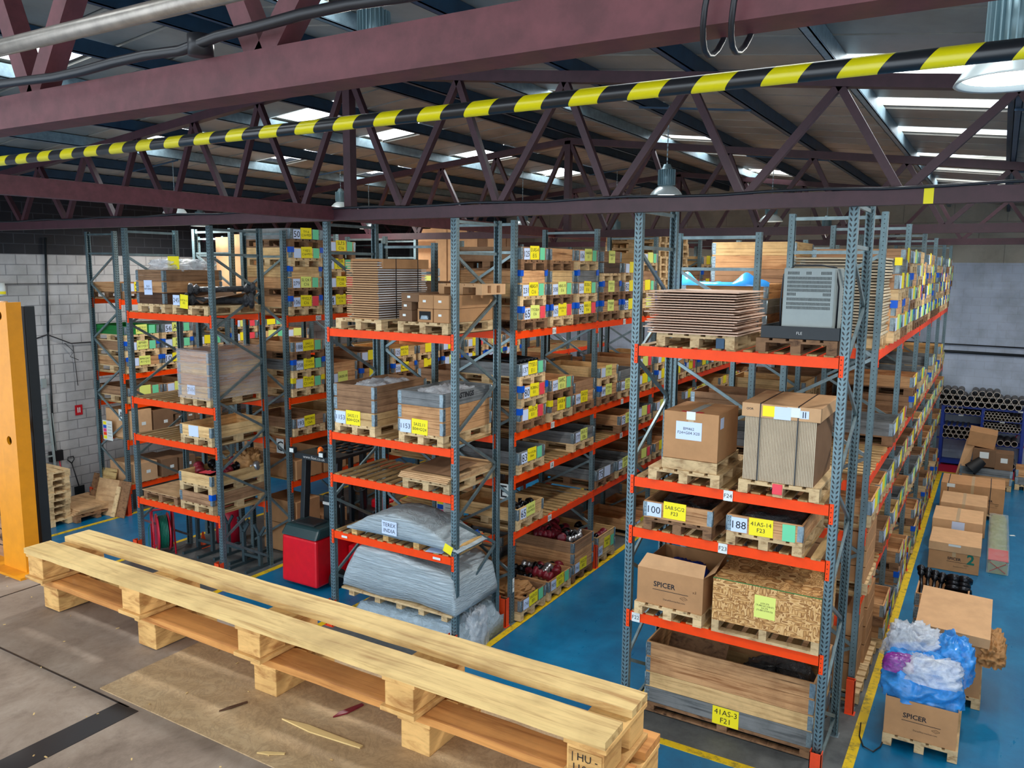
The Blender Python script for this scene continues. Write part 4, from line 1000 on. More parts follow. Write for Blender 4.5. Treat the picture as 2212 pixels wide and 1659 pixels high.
# ---- middle front rack
Y9 = 8.66; z = MBZ[0] + DK
pallet('pallet under the tall strapped sheet stack, middle rack top shelf', -7.70, Y9 - .03, z, .84, 1.15)
t = thing('sheet_stack', 'tall strapped stack of folded cardboard on the middle rack top shelf', 'stack', (-7.64, Y9, z + .146))
me = MB(); me.box(-.29, .29, 0, 1.1, 0, .0145); me.mi = [0] * 6
me = me.mesh('sheet', ['cardboard_light', 'sheet_white'])
for p in me.polygons:
    if abs(p.normal.x) > .5: p.material_index = 1
for i in range(25): put('sheet', me, t, (random.uniform(-.012, .012), random.uniform(-.012, .012), i * .0322), random.uniform(-.006, .006))
MB().box(-.22, .24, .06, 1.04, 0, .8).build('core', 'cardboard_dark', t)
MB().box(-.27, .315, .08, 1.12, .70, .835).build('cap', 'cardboard', t, bevel=.004)
for y in (.35, .85): MB().box(.312, .318, y, y + .014, 0, .84).box(-.3, .318, y, y + .014, .836, .84).build('strap', 'cable_black', t)
pallet('pallet under long cardboard cartons, middle rack top shelf', -6.58, Y9 - .02, z, .84, 1.1)
zz = z + .146
GL = 'cartons on the middle rack top shelf'
for i, (x, dz, w, d, h, lb) in enumerate(((-6.285, 0, .245, 1.15, .178, 'long carton, lower right on the middle rack top shelf'), (-6.54, .182, .25, 1.15, .178, 'long carton, upper left of two, middle rack top shelf'), (-6.285, .182, .25, 1.15, .178, 'long carton, upper right of two, middle rack top shelf'),
        (-6.88, 0, .22, .4, .15, 'small carton at the bottom left, middle rack top shelf'), (-6.86, .152, .17, .4, .11, 'small carton above the bottom left one, middle rack'), (-6.80, .264, .3, 1.0, .12, 'flat long carton on the small cartons, middle rack'))):
    t = box(lb, x, Y9 + .0, zz + dz, w, d, h, 'cardboard_dark' if i > 2 else 'cardboard', tape=False, group=GL); card(t, 'tag_card', -.02, -.002, h * .55, .05, .03, 'sign_white')
t = box('open carton with clear plastic inside, middle rack top shelf', -6.55, Y9, zz, .25, 1.0, .178, 'cardboard', tape=False, group=GL); card(t, 'opening', .0, -.003, .09, .19, .11, 'slot_black')
t2 = thing('clear_film', 'clear film bulging from the open carton on the middle rack', 'film', (-6.55, Y9 - .01, zz + .04)); lumpy('film', 'grey_bag', t2, .12, .05, .05, 2)
pallet('small upside pallet standing on the long cartons, middle rack', -6.3, Y9 + .45, zz + .364, .72, .6, 'cardboard_light')
z = MBZ[1] + DK
crate((-7.83, Y9 + .6, z), 0, 'tall brown collar crate tagged 1153, left of two on the middle rack', [P_, B_, B_], [(-.26, .09, .19, .18, 'w', ['1153']), (-.02, .10, .27, .21, 'y', ['SA32.11', 'B04+D24'])], w=.76)
t, top = crate((-6.64, Y9 + .6, z), 0, 'tall crate tagged 1153 with grey top collar, right of two on the middle rack', [O_, O_, G_], [(-.255, .09, .19, .18, 'w', ['1153']), (-.01, .10, .27, .21, 'y', ['SA32.11', 'B04+D24'])], w=.76)
o = put('lettering', text_mesh(['CASTINGS'], .62, .1, 'ink', .03), t, (.3835, -.1, .66), HP)
for x, s in ((-7.8, 1), (-6.62, 4)):
    t = thing('clear_film', 'crumpled clear film filling the %s crate tagged 1153' % ('left' if s == 1 else 'right'), 'film', (x, Y9 + .62, z + .40)); lumpy('film', 'bag_clear', t, .66, 1.05, .33, s, amp=.14)
z = MBZ[2] + DK
pallet('low pallet under plywood sheets, middle rack third shelf', -6.56, Y9, z, .8, 1.15)
for i in range(4): sheet = tag(MB().box(-.42, .42, 0, 1.2, 0, .018).build('plywood_sheet', 'ply_face', None, (-6.60 + .01 * i, Y9 - .03 + .012 * i, z + .147 + i * .021), .01 * (i - 1)), 'thin plywood sheet, %s of the stack on the middle rack third shelf' % ['bottom', 'second', 'third', 'top'][i], 'plywood', 'plywood sheets on the middle rack')
t = thing('cardboard_sheet', 'bent brown cardboard sheet lying over the plywood on the middle rack', 'cardboard', (-6.4, Y9 + .1, z + .235))
m = MB(); m.add([(-.5, 0, .0), (.2, -.02, .01), (.3, .5, .1), (-.1, .75, .03), (-.45, .6, .08)], [(0, 1, 2, 4), (2, 3, 4)]); m.build('sheet', 'cardboard_dark', t)
z = MBZ[3] + DK
t = thing('wrapped_bundle', 'grey plastic wrapped bundle labelled TEREX INDIA on the middle rack', 'bundle', (-7.02, Y9 + .3, z))
m = MB(); prof = [(-1.0, .12), (-.9, .16), (-.6, .33), (-.2, .42), (.15, .40), (.55, .28), (.85, .14), (1.0, .07)]; N = 12; v = []
ND = 16
def bundle(m, prof, y0, y1, zb, seed, amp=.02, nx=60):
    ny_ = 14; v = []
    for i in range(nx + 1):
        x = prof[0][0] + (prof[-1][0] - prof[0][0]) * i / nx
        for a, b in zip(prof[:-1], prof[1:]):
            if a[0] <= x <= b[0] + 1e-6: h = a[1] + (b[1] - a[1]) * (x - a[0]) / (b[0] - a[0]); break
        for j in range(ny_):
            t_ = j / (ny_ - 1); a_ = PI * t_; yy = (y0 + y1) / 2 - (y1 - y0) / 2 * max(-1, min(1, 1.25 * math.cos(a_))); hh = zb + (h - zb) * min(1, 1.7 * math.sin(a_))
            nz = noise.noise(Vector((x * 1.5 + seed, yy * 9, hh * 14))) * amp
            v.append((x, yy + nz, hh + nz))
    f = [(i * ny_ + j, i * ny_ + j + 1, (i + 1) * ny_ + j + 1, (i + 1) * ny_ + j) for i in range(nx) for j in range(ny_ - 1)]
    f += [(i * ny_, (i + 1) * ny_, (i + 1) * ny_ + ny_ - 1, i * ny_ + ny_ - 1) for i in range(nx)]
    f += [tuple(range(ny_))[::-1], tuple(nx * ny_ + j for j in range(ny_))]
    m.add(v, f, 0, True); return m
m = bundle(MB(), prof, -.3, .45, .09, 1); m.build('film', 'grey_wrap', t)
for x in (-.9, -.3, .25, .88): MB().box(x - .05, x + .05, -.25, .4, 0, .12).build('bearer', 'block_wood', t)
o = card(t, 'tag_card', -.17, -.325, .24, .27, .2, 'paper_white', ['TEREX', 'INDIA']); card(t, 'tag_card', .85, -.32, .12, .14, .12, 'paper_yellow', tilt=.35)
tag(put('corner_clip', CLIP, None, (-6.32, 9.55, z + .09)), 'loose blue plastic corner clip on the middle rack shelf', 'clip')
tag(MB().box(-.13, .13, -.09, .09, 0, .002).build('paper_sheet', 'paper_white', None, (-6.47, 8.78, z + .001), .2), 'white paper sheet lying at the shelf edge of the middle rack', 'paper')
t = box('white label with the red truck left of it, left end of the middle rack beam', -8.1, 8.69, MBZ[3] - .07, .11, .002, .035, 'sign_white', tape=False, name='beam_label', cat='label')
box('white label on the middle rack lowest beam, right end', -6.4, 8.69, MBZ[3] - .07, .13, .002, .035, 'sign_white', tape=False, name='beam_label', cat='label')
t = thing('wrapped_bundle', 'large grey plastic wrapped bundle on the floor under the middle rack', 'bundle', (-7.1, Y9 + .45, .70))
m = bundle(MB(), [(-1.02, .10), (-.95, .3), (-.75, .62), (-.3, .64), (.3, .56), (.8, .52), (.98, .46), (1.05, .1)], -.45, .62, .0, 7, .05); m.build('film', 'grey_wrap', t)
t = thing('wooden_pallet', 'long pallet between the two plastic wrapped bundles under the middle rack', 'pallet', (-7.1, Y9 + .45, .56)); MB().box(-1.02, 1.0, -.48, .6, .09, .12).build('deck', 'pallet_wood', t)
for x in (-.85, -.35, .05, .45, .85):
    MB().box(x - .05, x + .05, -.45, .55, 0, .088).build('bearer', 'pallet_wood', t)
t = thing('wrapped_bundle', 'crumpled grey plastic wrapped bundle at the bottom under the middle rack', 'bundle', (-7.08, Y9 + .5, .0))
m = bundle(MB(), [(-.98, .2), (-.8, .44), (-.2, .48), (.4, .5), (.9, .52), (1.05, .3)], -.42, .7, .0, 21, .06); m.build('film', 'grey_bag', t)
t = thing('plastic_film', 'loose clear plastic hanging off the bundle end, middle rack foot', 'film', (-6.12, 9.2, .02)); lumpy('film', 'bag_clear', t, .3, .5, .55, 31, amp=.2, flat=.4)

# ---- left front rack
Y7 = 8.80; z = LBZ[0] + DK
t, _ = crate((-12.55, Y7 + .6, z), 0, 'brown collar crate with white label SLLS on the left rack top shelf', [D_, O_, B_], [(-.05, .28, .22, .25, 'w', ['SLLS', 'RETURNS'])], w=.74)
t = thing('plastic_bag_heap', 'clear plastic and yellow card sticking out of the SLLS crate', 'bag', (-12.6, Y7 + .6, z + .7)); lumpy('film', 'bag_clear', t, .8, .9, .2, 14, amp=.2); card(t, 'tag_card', .3, -.3, .15, .3, .22, 'paper_yellow')
pallet('pallet carrying the black drive shafts on the left rack top shelf', -11.53, Y7, z, .9, 1.2)
t = thing('cardboard_sheet', 'curled brown cardboard under the black drive shafts', 'cardboard', (-11.53, Y7 + .1, z + .146)); m = MB()
m.tube([(-.4, .1, .0), (.4, .8, .0)], .001, 3)
v = []; 
for i in range(13):
    a = i / 12; x = -.42 + .84 * a; v += [(x, .05, .01 + .12 * abs(math.sin(a * 5))), (x, .95, .03 + .2 * abs(math.sin(a * 4 + 1)))]
m.add(v, [(2 * i, 2 * i + 2, 2 * i + 3, 2 * i + 1) for i in range(12)], 0, True); m.build('sheet', 'cardboard_dark', t)
shaft('upper black drive shaft on the left rack top shelf', (-11.72, Y7 + .2, z + .40), (-11.05, Y7 + .9, z + .42), .05, 'black_wrap')
shaft('lower black drive shaft on the left rack top shelf', (-11.7, Y7 + .1, z + .22), (-10.98, Y7 + .8, z + .22), .06, 'black_wrap')
t = box('white and yellow tags 245 hanging on the drive shaft pallet', -11.75, Y7 - .02, z + .13, .02, .002, .02, 'paper_white', tape=False, name='tag_pair', cat='tag'); card(t, 'tag_card', -.09, -.003, .1, .17, .17, 'paper_white', ['245']); card(t, 'tag_card', .11, -.004, .08, .2, .23, 'paper_yellow', ['6.5C/6-12', '325'], tilt=.08)
z = LBZ[1] + DK
t, top = crate((-11.51, Y7 + .6, z), 0, 'film wrapped tall collar crate labelled TVH on the left rack', [P_, O_, P_, O_], [(-.08, .12, .2, .16, 'w', ['TVH'])], w=.78)
MB().box(-.405, .405, -.62, .62, .12, .95).build('stretch_wrap', 'stretch_film', t)
z = LBZ[2] + DK
crate((-11.53, Y7 + .6, z), 0, 'low collar crate with a written white sheet on the left rack third shelf', [P_], [(-.05, .09, .25, .19, 'w', None)], w=.8)
z = LBZ[3] + DK
pallet('pallet with a plywood top on the left rack lowest shelf', -12.65, Y7 + .05, z, .95, 1.1, 'old_pallet_wood')
tag(MB().box(-.49, .49, 0, 1.12, 0, .012).build('plywood_sheet', 'ply_face', None, (-12.65, Y7 + .03, z + .146)), 'plywood sheet on the pallet, left rack lowest shelf', 'plywood')
_, top = crate((-11.6, Y7 + .6, z), 0, 'lower of two stacked collar crates with a blue clip, left rack', [B_], [], w=.84, clips='R')
_, t2 = crate((-11.6, Y7 + .6, z + top + .002), 0, 'upper of two stacked collar crates holding mixed parts, left rack', [P_], [], w=.84)
for i in range(7):
    a = random.uniform(0, 3); x, y = -11.85 + i * .09, Y7 + .3 + (i % 3) * .3
    shaft('dark part number %d in the upper stacked crate of the left rack' % (i + 1), (x, y, z + top + .27), (x + .2 * math.cos(a), y + .2 * math.sin(a), z + top + .32), .04, random.choice(['dark_steel', 'shaft_red', 'steel_bright']), name='machine_part')
t = thing('paper_bag', 'crumpled brown paper in the upper stacked crate of the left rack', 'paper', (-11.45, Y7 + 1.0, z + top + .2)); lumpy('paper', 'brown_paper', t, .45, .4, .35, 17, amp=.3)
tag(MB().box(-.12, .12, -.1, .1, 0, .004).build('red_card', 'paper_red', None, (-11.5, Y7 + .2, z + top + .335), .2), 'red card lying on the left rack stacked crate', 'card')
# hose reel
t = thing('hose_reel', 'red hose reel with green hose under the left front rack', 'hose reel', (-13.2, 9.35, 0))
m = MB(); m.lathe([(.02, -.2), (.34, -.2), (.36, -.18), (.34, -.17), (.1, -.17)], 32, axis='y', c=(0, 0, .42)); m.build('flange', 'red_dark', t, (0, 0, 0), -.5)
m = MB(); m.lathe([(.1, .0), (.34, .0), (.36, .01), (.34, .03), (.02, .03)], 32, axis='y', c=(0, 0, .42)); m.build('flange', 'red_dark', t, (0, 0, 0), -.5)
m = MB()
for k in range(6): m.lathe([(.30 + .014 * math.cos(a), -.155 + k * .026 + .013 * math.sin(a)) for a in [i * PI / 4 for i in range(9)]], 32, axis='y', c=(0, 0, .42))
m.build('hose', 'hose_green', t, (0, 0, 0), -.5)
for s in (-.26, .10):
    m = MB(); m.tube([(-.22, s, .02), (-.2, s, .75), (-.12, s, .87), (.0, s, .84), (.22, s, .02)], .018, 10); m.build('frame', 'red_dark', t, (0, 0, 0), -.5)
m = MB(); m.tube([(-.2, -.26, .8), (-.2, .1, .8)], .02, 10); m.tube([(-.22, -.26, .1), (-.22, .1, .1)], .02, 10); m.build('handle', 'red_dark', t, (0, 0, 0), -.5)
m = MB(); m.tube([(-.6, 0, .02), (-.66, .05, .35), (-.55, .1, .62), (-.3, .1, .7)], .009, 8, cap=False); m.build('hose_end', 'hose_green', t)
# grey cradle frames and red tank, cone
for i, (x, y, lb) in enumerate(((-12.85, 9.75, 'left'), (-12.1, 9.85, 'second'), (-11.5, 9.7, 'third'))):
    t = thing('cradle_stand', 'dark grey V topped cradle stand under the left front rack, %s' % lb, 'stand', (x, y, 0), group='cradle stands under the left rack')
    m = MB()
    for xx in (0, .42):
        m.bar((xx, 0, 0), (xx, 0, .62), .06, .06); m.bar((xx, 0, .6), (xx - .14, 0, .8), .03, .05); m.bar((xx, 0, .6), (xx + .14, 0, .8), .03, .05); m.bar((xx, -.35, .03), (xx, .6, .03), .05, .05)
    m.bar((0, 0, .2), (.42, 0, .2), .05, .05); m.build('frame', 'cradle_grey', t)
t = thing('red_tank', 'dark red round tank behind the cradle stands', 'tank', (-12.75, 10.4, .02)); m = MB(); m.lathe([(0, 0), (.25, 0), (.25, .6), (.2, .68), (0, .7)], 24); m.build('body', 'red_dark', t)
t = thing('traffic_cone', 'small orange traffic cone under the left front rack', 'cone', (-12.9, 10.15 - .25, 0), 0)
MB().lathe([(.07, .012), (.015, .30), (0, .3)], 20).build('cone', 'cone_orange', t); MB().box(-.1, .1, -.1, .1, 0, .012).build('base', 'cone_orange', t)
# ---- red reach truck
t = thing('reach_truck', 'red ride-on reach truck with dark cover and orange beacon between the racks', 'truck', (-9.83, 9.42, 0))
def taper(m, x0, x1, y0, y1, z0, z1, dx=0, dy=0, mi=0):
    v = [(x0, y0, z0), (x1, y0, z0), (x1, y1, z0), (x0, y1, z0), (x0 + dx, y0 + dy, z1), (x1 - dx, y0 + dy, z1), (x1 - dx, y1, z1), (x0 + dx, y1, z1)]
    return m.add(v, [(0, 3, 2, 1), (4, 5, 6, 7), (0, 1, 5, 4), (1, 2, 6, 5), (2, 3, 7, 6), (3, 0, 4, 7)], mi)
taper(MB(), -.41, .41, 0, 1.0, .06, .88, .01, .02).build('chassis', 'red_paint', t, bevel=.04)
MB().box(.43, .62, .75, 1.6, .06, .62).box(-.6, -.43, .75, 1.6, .06, .5).build('side_panel', 'red_paint', t, bevel=.03)
taper(MB(), -.42, .42, -.01, .62, .885, 1.06, .03, .12).build('cover', 'truck_cover', t, bevel=.04)
taper(MB(), -.25, .22, .16, .5, 1.062, 1.09, .03, .03).build('cover_tray', 'black_metal', t, bevel=.012)
put('lettering', text_mesh(['V_om'], .25, .06, 'ink'), t, (-.06, .012, .5)); o = put('lettering', text_mesh(['flexi'], .5, .16, 'cable_clip'), t, (.625, 1.15, .38), HP)
for x, y, w in ((-.36, .52, .1), (.36, .56, .06)):
    m = MB(); m.bar((x, y, 1.02), (x - .03, y + .12, 2.16), w, .13, up=(0, 1, 0)); m.build('pillar', 'black_metal', t, bevel=.01)
for x in (-.38, .38):
    m = MB(); m.bar((x, 1.75, .6), (x, 1.75, 2.2), .06, .08, up=(0, 1, 0)); m.build('pillar', 'black_metal', t)
g = MB(); g.box(-.46, .46, .42, .52, 2.13, 2.23).box(-.46, .46, .52, .85, 2.17, 2.22).box(-.46, -.40, .85, 1.85, 2.17, 2.22).box(.40, .46, .85, 1.85, 2.17, 2.22).box(-.46, .46, 1.79, 1.85, 2.17, 2.22)
for k in range(6): g.bar((-.40 + k * .16, .85, 2.195), (-.40 + k * .16 + .02, 1.8, 2.195), .02, .03)
for k in range(3): g.bar((-.42, 1.05 + k * .25, 2.195), (.42, 1.15 + k * .25, 2.195), .02, .03)
g.build('overhead_guard', 'black_metal', t)
put('lettering', text_mesh(['www.flexi.co.uk'], .7, .07, 'cable_clip'), t, (.0, .417, 2.18))
o = MB().lathe([(.05, 0), (.05, .05), (.045, .09), (.02, .115), (0, .12)], 20).build('beacon', 'beacon', t, (-.02, .6, 2.225))
for x in (-.47, .22):
    m = MB(); m.box(-.06, .06, 0, .08, 0, .1); o = m.build('work_light', 'black_metal', t, (x, .36, 2.22), bevel=.01); MB().box(-.045, .045, -.002, .001, .015, .085).build('lens', 'sign_white', o)
MB().box(-.02, .4, .62, .75, .95, 1.5).build('seat_back', 'seat_vinyl', t, bevel=.04); MB().box(.0, .4, .6, 1.05, .8, .95).build('seat', 'seat_vinyl', t, bevel=.03); MB().box(-.005, .385, .61, .622, 1.32, 1.37).build('seat_trim', 'cable_clip', t)
m = MB(); m.tube([(.15 * math.cos(a), .15 * math.sin(a) * .8, .15 * math.sin(a) * .6) for a in [i * 2 * PI / 28 for i in range(29)]], .014, 8, cap=False); m.bar((-.15, 0, 0), (.15, 0, 0), .02, .02); m.bar((0, 0, 0), (0, .12, .1), .02, .02); m.build('steering_wheel', 'rubber', t, (.28, 1.3, 1.55))
m = MB(); m.bar((.3, 1.35, .7), (.28, 1.32, 1.5), .08, .1, up=(0, 1, 0)); m.box(.18, .55, 1.3, 1.6, .6, 1.1); m.build('console', 'black_metal', t, bevel=.02)
m = MB(); m.box(.3, .7, 1.5, 1.75, .95, 1.25); m.build('hood', 'red_paint', t, bevel=.05)
for x, y in ((.55, .35), (-.5, .6), (.7, 1.35)): MB().lathe([(0, -.05), (.06, -.05), (.17, -.045), (.17, .045), (.06, .05), (0, .05)], 28, axis='x', c=(x, y, .17)).build('wheel', 'rubber', t)
for x in (-.3, .3): MB().box(x - .05, x + .05, 1.95, 2.05, .05, 2.6).build('mast', 'black_metal', t)

# ------------------------------------------------------------------ right aisle floor
z0 = .004
pallet('pallet under the SPICER box with the blue plastic bag', -.375, 9.70, z0, .77, 1.0)
t = box('open SPICER cardboard box with a blue plastic bag on top, right aisle', -.385, 9.71, z0 + .145, .74, .85, .45, open_top=True); spicer(t, .74, .27, s=.95)
t = thing('plastic_bag', 'large crumpled blue, clear and purple plastic bag on the SPICER box', 'bag', (-.42, 10.16, z0 + .56))
lumpy('blue_film', 'bag_blue_film', t, .88, .86, .46, 41, nu=70, nv=40, amp=.17, flat=.42, fr=2.2)
lumpy('clear_film', 'bag_clear', t, .62, .5, .40, 43, nu=60, nv=30, amp=.26, flat=.4, loc=(-.14, .2, .25))
lumpy('purple_film', 'bag_purple_film', t, .34, .26, .16, 47, nu=40, nv=20, amp=.15, loc=(-.24, -.24, .30))
lumpy('blue_film', 'bag_blue_film', t, .42, .55, .44, 51, nu=50, nv=30, amp=.2, loc=(.30, .18, .18))
lumpy('clear_film', 'bag_clear', t, .6, .5, .2, 53, nu=50, nv=20, amp=.2, loc=(.12, -.22, .28))
m = MB(); m.tube([(-1.02, 9.95, .05), (-1.0, 9.7, .02), (-.93, 9.5, .016), (-.82, 9.45, .016), (-.76, 9.6, .016), (-.74, 9.9, .02)], .008, 6)
tag(m.build('black_strap', 'cable_black'), 'black strap lying across the yellow line by the blue bag', 'strap')
pallet('pallet under the tall box with the tilted lid, right aisle', -.18, 11.12, z0, .76, 1.1)
t = box('tall open cardboard box with a tilted cardboard lid, right aisle', -.19, 11.13, z0 + .145, .74, 1.0, .68, open_top=True)
m = MB(); m.box(-.40, .42, -.05, 1.02, 0, .012).box(-.40, .42, -.062, -.05, -.12, .012).box(.42, .432, -.062, 1.02, -.14, .012); o = m.build('lid', 'cardboard_light', t, (0, .02, .82)); o.rotation_euler = (.13, .03, 0)
card(t, 'tag_card', -.2, -.008, .62, .2, .05, 'sign_white'); card(t, 'tag_card', -.02, -.009, .60, .07, .05, 'red_sign')
t = thing('packing_paper', 'crumpled brown packing paper spilling from the tall box, right aisle', 'paper', (.26, 11.45, .62)); lumpy('paper', 'brown_paper', t, .30, .8, .26, 61, amp=.3, flat=.4)
_, top = crate((-.36, 12.85, z0), 0, 'collar crate holding black drive shafts behind the lidded box, right aisle', [O_, O_, O_, O_], [], w=.66, d=1.0)
for i in range(7):
    x = -.62 + i * .065; shaft('black drive shaft number %d standing up in the right aisle crate' % (i + 1), (x, 12.5 + .04 * i, z0 + .72), (x - .06 + .03 * i, 13.1, z0 + 1.02 - .02 * i), .026, 'dark_steel')
for i in range(2): shaft('round shaft end %s in the right aisle crate' % ('left' if i == 0 else 'right'), (-.24 + i * .13, 12.9, z0 + .88), (-.24 + i * .13, 13.0, z0 + .98), .05, 'dark_steel')
t = box('SPICER box with a green handwritten 2, right aisle', -.34, 16.32, z0, .82, .95, .50); spicer(t, .82, .24, s=.85, x=.06)
put('lettering', text_mesh(['2'], .18, .24, 'hose_green', .03), t, (.27, -.003, .27)); MB().box(-.42, .42, -.012, .97, .36, .52).build('lid', 'cardboard_light', t, bevel=.006); card(t, 'tag_card', .0, -.0145, .49, .2, .04, 'sign_white')
t = box('flat topped cardboard box with a white label behind the SPICER 2 box', -.36, 17.55, z0, .86, 1.0, .62, 'cardboard_light'); card(t, 'tag_card', .02, -.003, .5, .22, .2, 'paper_white')
box('plain cardboard box, third in the right aisle line', -.30, 18.75, z0, .85, 1.0, .66, 'cardboard_light')
pallet('pallet under the strapped long box, right aisle', -.16, 20.2, z0, 1.2, 1.0)
t = box('long strapped SPICER box at the back of the right aisle', -.18, 20.2, z0 + .145, 1.24, .95, .60); spicer(t, 1.2, .3, s=.8, x=.35)
for x in (-.48, .34): MB().box(x, x + .015, -.004, -.001, 0, .603).box(x, x + .015, -.004, .955, .6015, .604).build('strap', 'cable_black', t)
card(t, 'tag_card', -.42, -.005, .55, .16, .08, 'sign_white')
t = thing('wrapped_roll', 'long olive parcel in clear film with a red X end, right aisle', 'parcel', (.36, 16.62, z0))
m = MB(); v = []
for i in range(15):
    y = 3.3 * i / 14; q = 1 + .04 * math.sin(i * 2.1)
    for (x, zz) in ((-.15, .0), (.15, .0), (.155, .17), (.11, .24), (-.11, .24), (-.155, .17)): v.append((x * q, y, zz * q))
m.add(v, [(i * 6 + k, i * 6 + (k + 1) % 6, i * 6 + 6 + (k + 1) % 6, i * 6 + 6 + k) for i in range(14) for k in range(6)], 0, True); m.add([v[k] for k in range(6)], [(5, 4, 3, 2, 1, 0)]); m.build('body', 'olive_wrap', t)
m = MB(); m.bar((-.13, -.004, .03), (.13, -.004, .21), .004, .03, up=(0, 1, 0)).bar((.13, -.004, .03), (-.13, -.004, .21), .004, .03, up=(0, 1, 0)); m.box(-.16, .16, .0, .7, .241, .25); m.build('red_tape', 'red_sign', t)
MB().box(-.175, .175, -.01, 3.3, .0, .26).build('film', 'parcel_film', t)
t = tag(MB().box(-.05, .05, -.03, .03, 0, .005).build('litter', 'sign_white', None, (.62, 19.3, z0), .4), 'white scrap on the blue floor beside the olive parcel', 'litter')
_, top = crate((.05, 23.6, z0), 0, 'low collar crate piled with boxes at the back of the right aisle', [O_, G_], [], w=1.15, d=.8)
box('brown box on the piled crate at the back, tilted on top', -.12, 23.45, 1.02, .62, .5, .38, 'cardboard', tape=False).rotation_euler = (.12, .12, 0)
box('cardboard box with white labels in the piled crate, left', -.02, 23.3, .55, .5, .5, .44, 'cardboard_dark', tape=False, lab=(0, .3, .2, .16, 'sign_white'))
box('cardboard box with white labels in the piled crate, right', .42, 23.35, .45, .4, .5, .48, 'cardboard_dark', tape=False, lab=(0, .3, .15, .12, 'sign_white'))
t = thing('cardboard_sheet', 'tall bent cardboard sheet leaning at the piled crate', 'cardboard', (-.48, 23.4, .2)); m = MB(); m.add([(-.15, 0, 0), (.1, .05, 0), (.25, .1, .95), (.05, .15, 1.0)], [(0, 1, 2, 3), (3, 2, 1, 0)]); m.build('sheet', 'cardboard_light', t)
t = thing('black_bucket', 'black rubber bucket lying at the piled crate', 'bucket', (-.3, 23.1, .48)); m = MB(); m.tube([(0, 0, 0), (.25, .1, .25)], [.17, .12], 20, cap=False); m.build('body', 'rubber', t)
crate((.95, 23.9, z0), 0, 'small grey collar crate at the far right of the back pile', [G_, O_], [], w=.5, d=.7)
# pipe rack on the back wall
t = thing('pipe_rack', 'blue steel rack holding steel tubes against the back wall', 'rack', (-1.12, 25.6, 0))
for x in (0, .98, 1.95):
    for y in (0, .62): MB().box(x - .04, x + .04, y - .04, y + .04, 0, 1.72).build('post', 'rack_blue', t)
SH = [(0, .10), (0, .80), (0, 1.16), (0, 1.50), (1, .10), (1, .72), (1, 1.10), (1, 1.40)]
for c, zz in SH: MB().box(.04 + c * .97, .95 + c * .97, 0, .62, zz - .04, zz).build('shelf', 'rack_blue', t)
MB().box(-.04, 1.99, -.01, .63, 1.66, 1.72).build('shelf', 'rack_blue', t)
MB().box(-.9, -.04, .02, .06, .75, .79).box(-.9, -.04, .02, .06, 1.12, 1.16).box(-.9, -.04, .02, .06, 1.5, 1.54).build('rail', 'rack_blue', t)
for x, zz in ((.45, 1.46), (1.45, 1.36), (1.85, 1.69)): card(t, 'tag_card', x, -.012, zz, .12, .04, 'sign_white')
def pipe_me(r):
    def mk():
        m = MB(); m.lathe([(r, 0), (r, .8)], 20, 0, axis='y'); m.lathe([(r * .86, .8), (r * .86, 0)], 20, 0, axis='y'); m.lathe([(r * .86, 0), (r, 0)], 20, 1, axis='y'); return m.mesh('steel_pipe', ['pipe_steel', 'pipe_rim'])
    return cached(('pipe', r), mk)
def pipes(n, cols, x0, zz, r, grp, lab, skip=()):
    k = 0; row = 0
    while k < n:
        for c in range(cols):
            if k >= n: break
            if (row, c) in skip: continue
            x = x0 + c * 2.05 * r + (row % 2) * r; zc_ = zz + r + row * 1.78 * r
            tag(put('steel_pipe', pipe_me(r), None, (-1.12 + x, 25.52, zc_)), lab + ', %s layer, %s from left' % (ORDW[row + 1], ORDW[c + 1]), 'pipe', grp); k += 1
        row += 1
pipes(32, 12, -.13, 1.72, .085, 'large tubes on top of the blue rack', 'large tube on top of the blue rack', skip=[(2, 4), (2, 11)])
pipes(10, 7, .10, 1.50, .062, 'tubes on the upper left shelf', 'tube on the upper left blue shelf')
pipes(17, 6, .10, .80, .066, 'tubes on the lower left shelf', 'tube on the lower left blue shelf')
pipes(27, 10, 1.04, 1.40, .042, 'thin tubes on the upper right shelf', 'thin tube on the upper right blue shelf')
pipes(29, 10, 1.04, 1.10, .042, 'thin tubes on the middle right shelf', 'thin tube on the middle right blue shelf')
pipes(3, 3, 1.45, .72, .08, 'tubes on the lower right shelf', 'tube on the lower right blue shelf')
pipes(5, 3, 1.42, .10, .085, 'tubes on the bottom right shelf', 'tube on the bottom right blue shelf')
m = MB(); m.tube([(.78, 26.3, 1.0), (.70, 26.25, .9), (.72, 26.25, .6), (.85, 26.3, .5), (.95, 26.3, .7)], .014, 8, cap=False); tag(m.build('red_hose', 'red_dark'), 'dark red hose hanging on the back wall at the right edge', 'hose')
# wall pipes and hooks on the back wall
m = MB(); m.tube([(-8, 26.34, 3.42), (2.5, 26.34, 3.36)], .018, 8); tag(m.build('wall_pipe', 'cable_black'), 'thin black pipe along the back wall, upper', 'pipe')
m = MB(); m.tube([(-8, 26.34, 3.22), (2.5, 26.34, 3.14)], .04, 8); tag(m.build('wall_pipe', 'black_metal'), 'thick dark pipe along the back wall, lower', 'pipe')

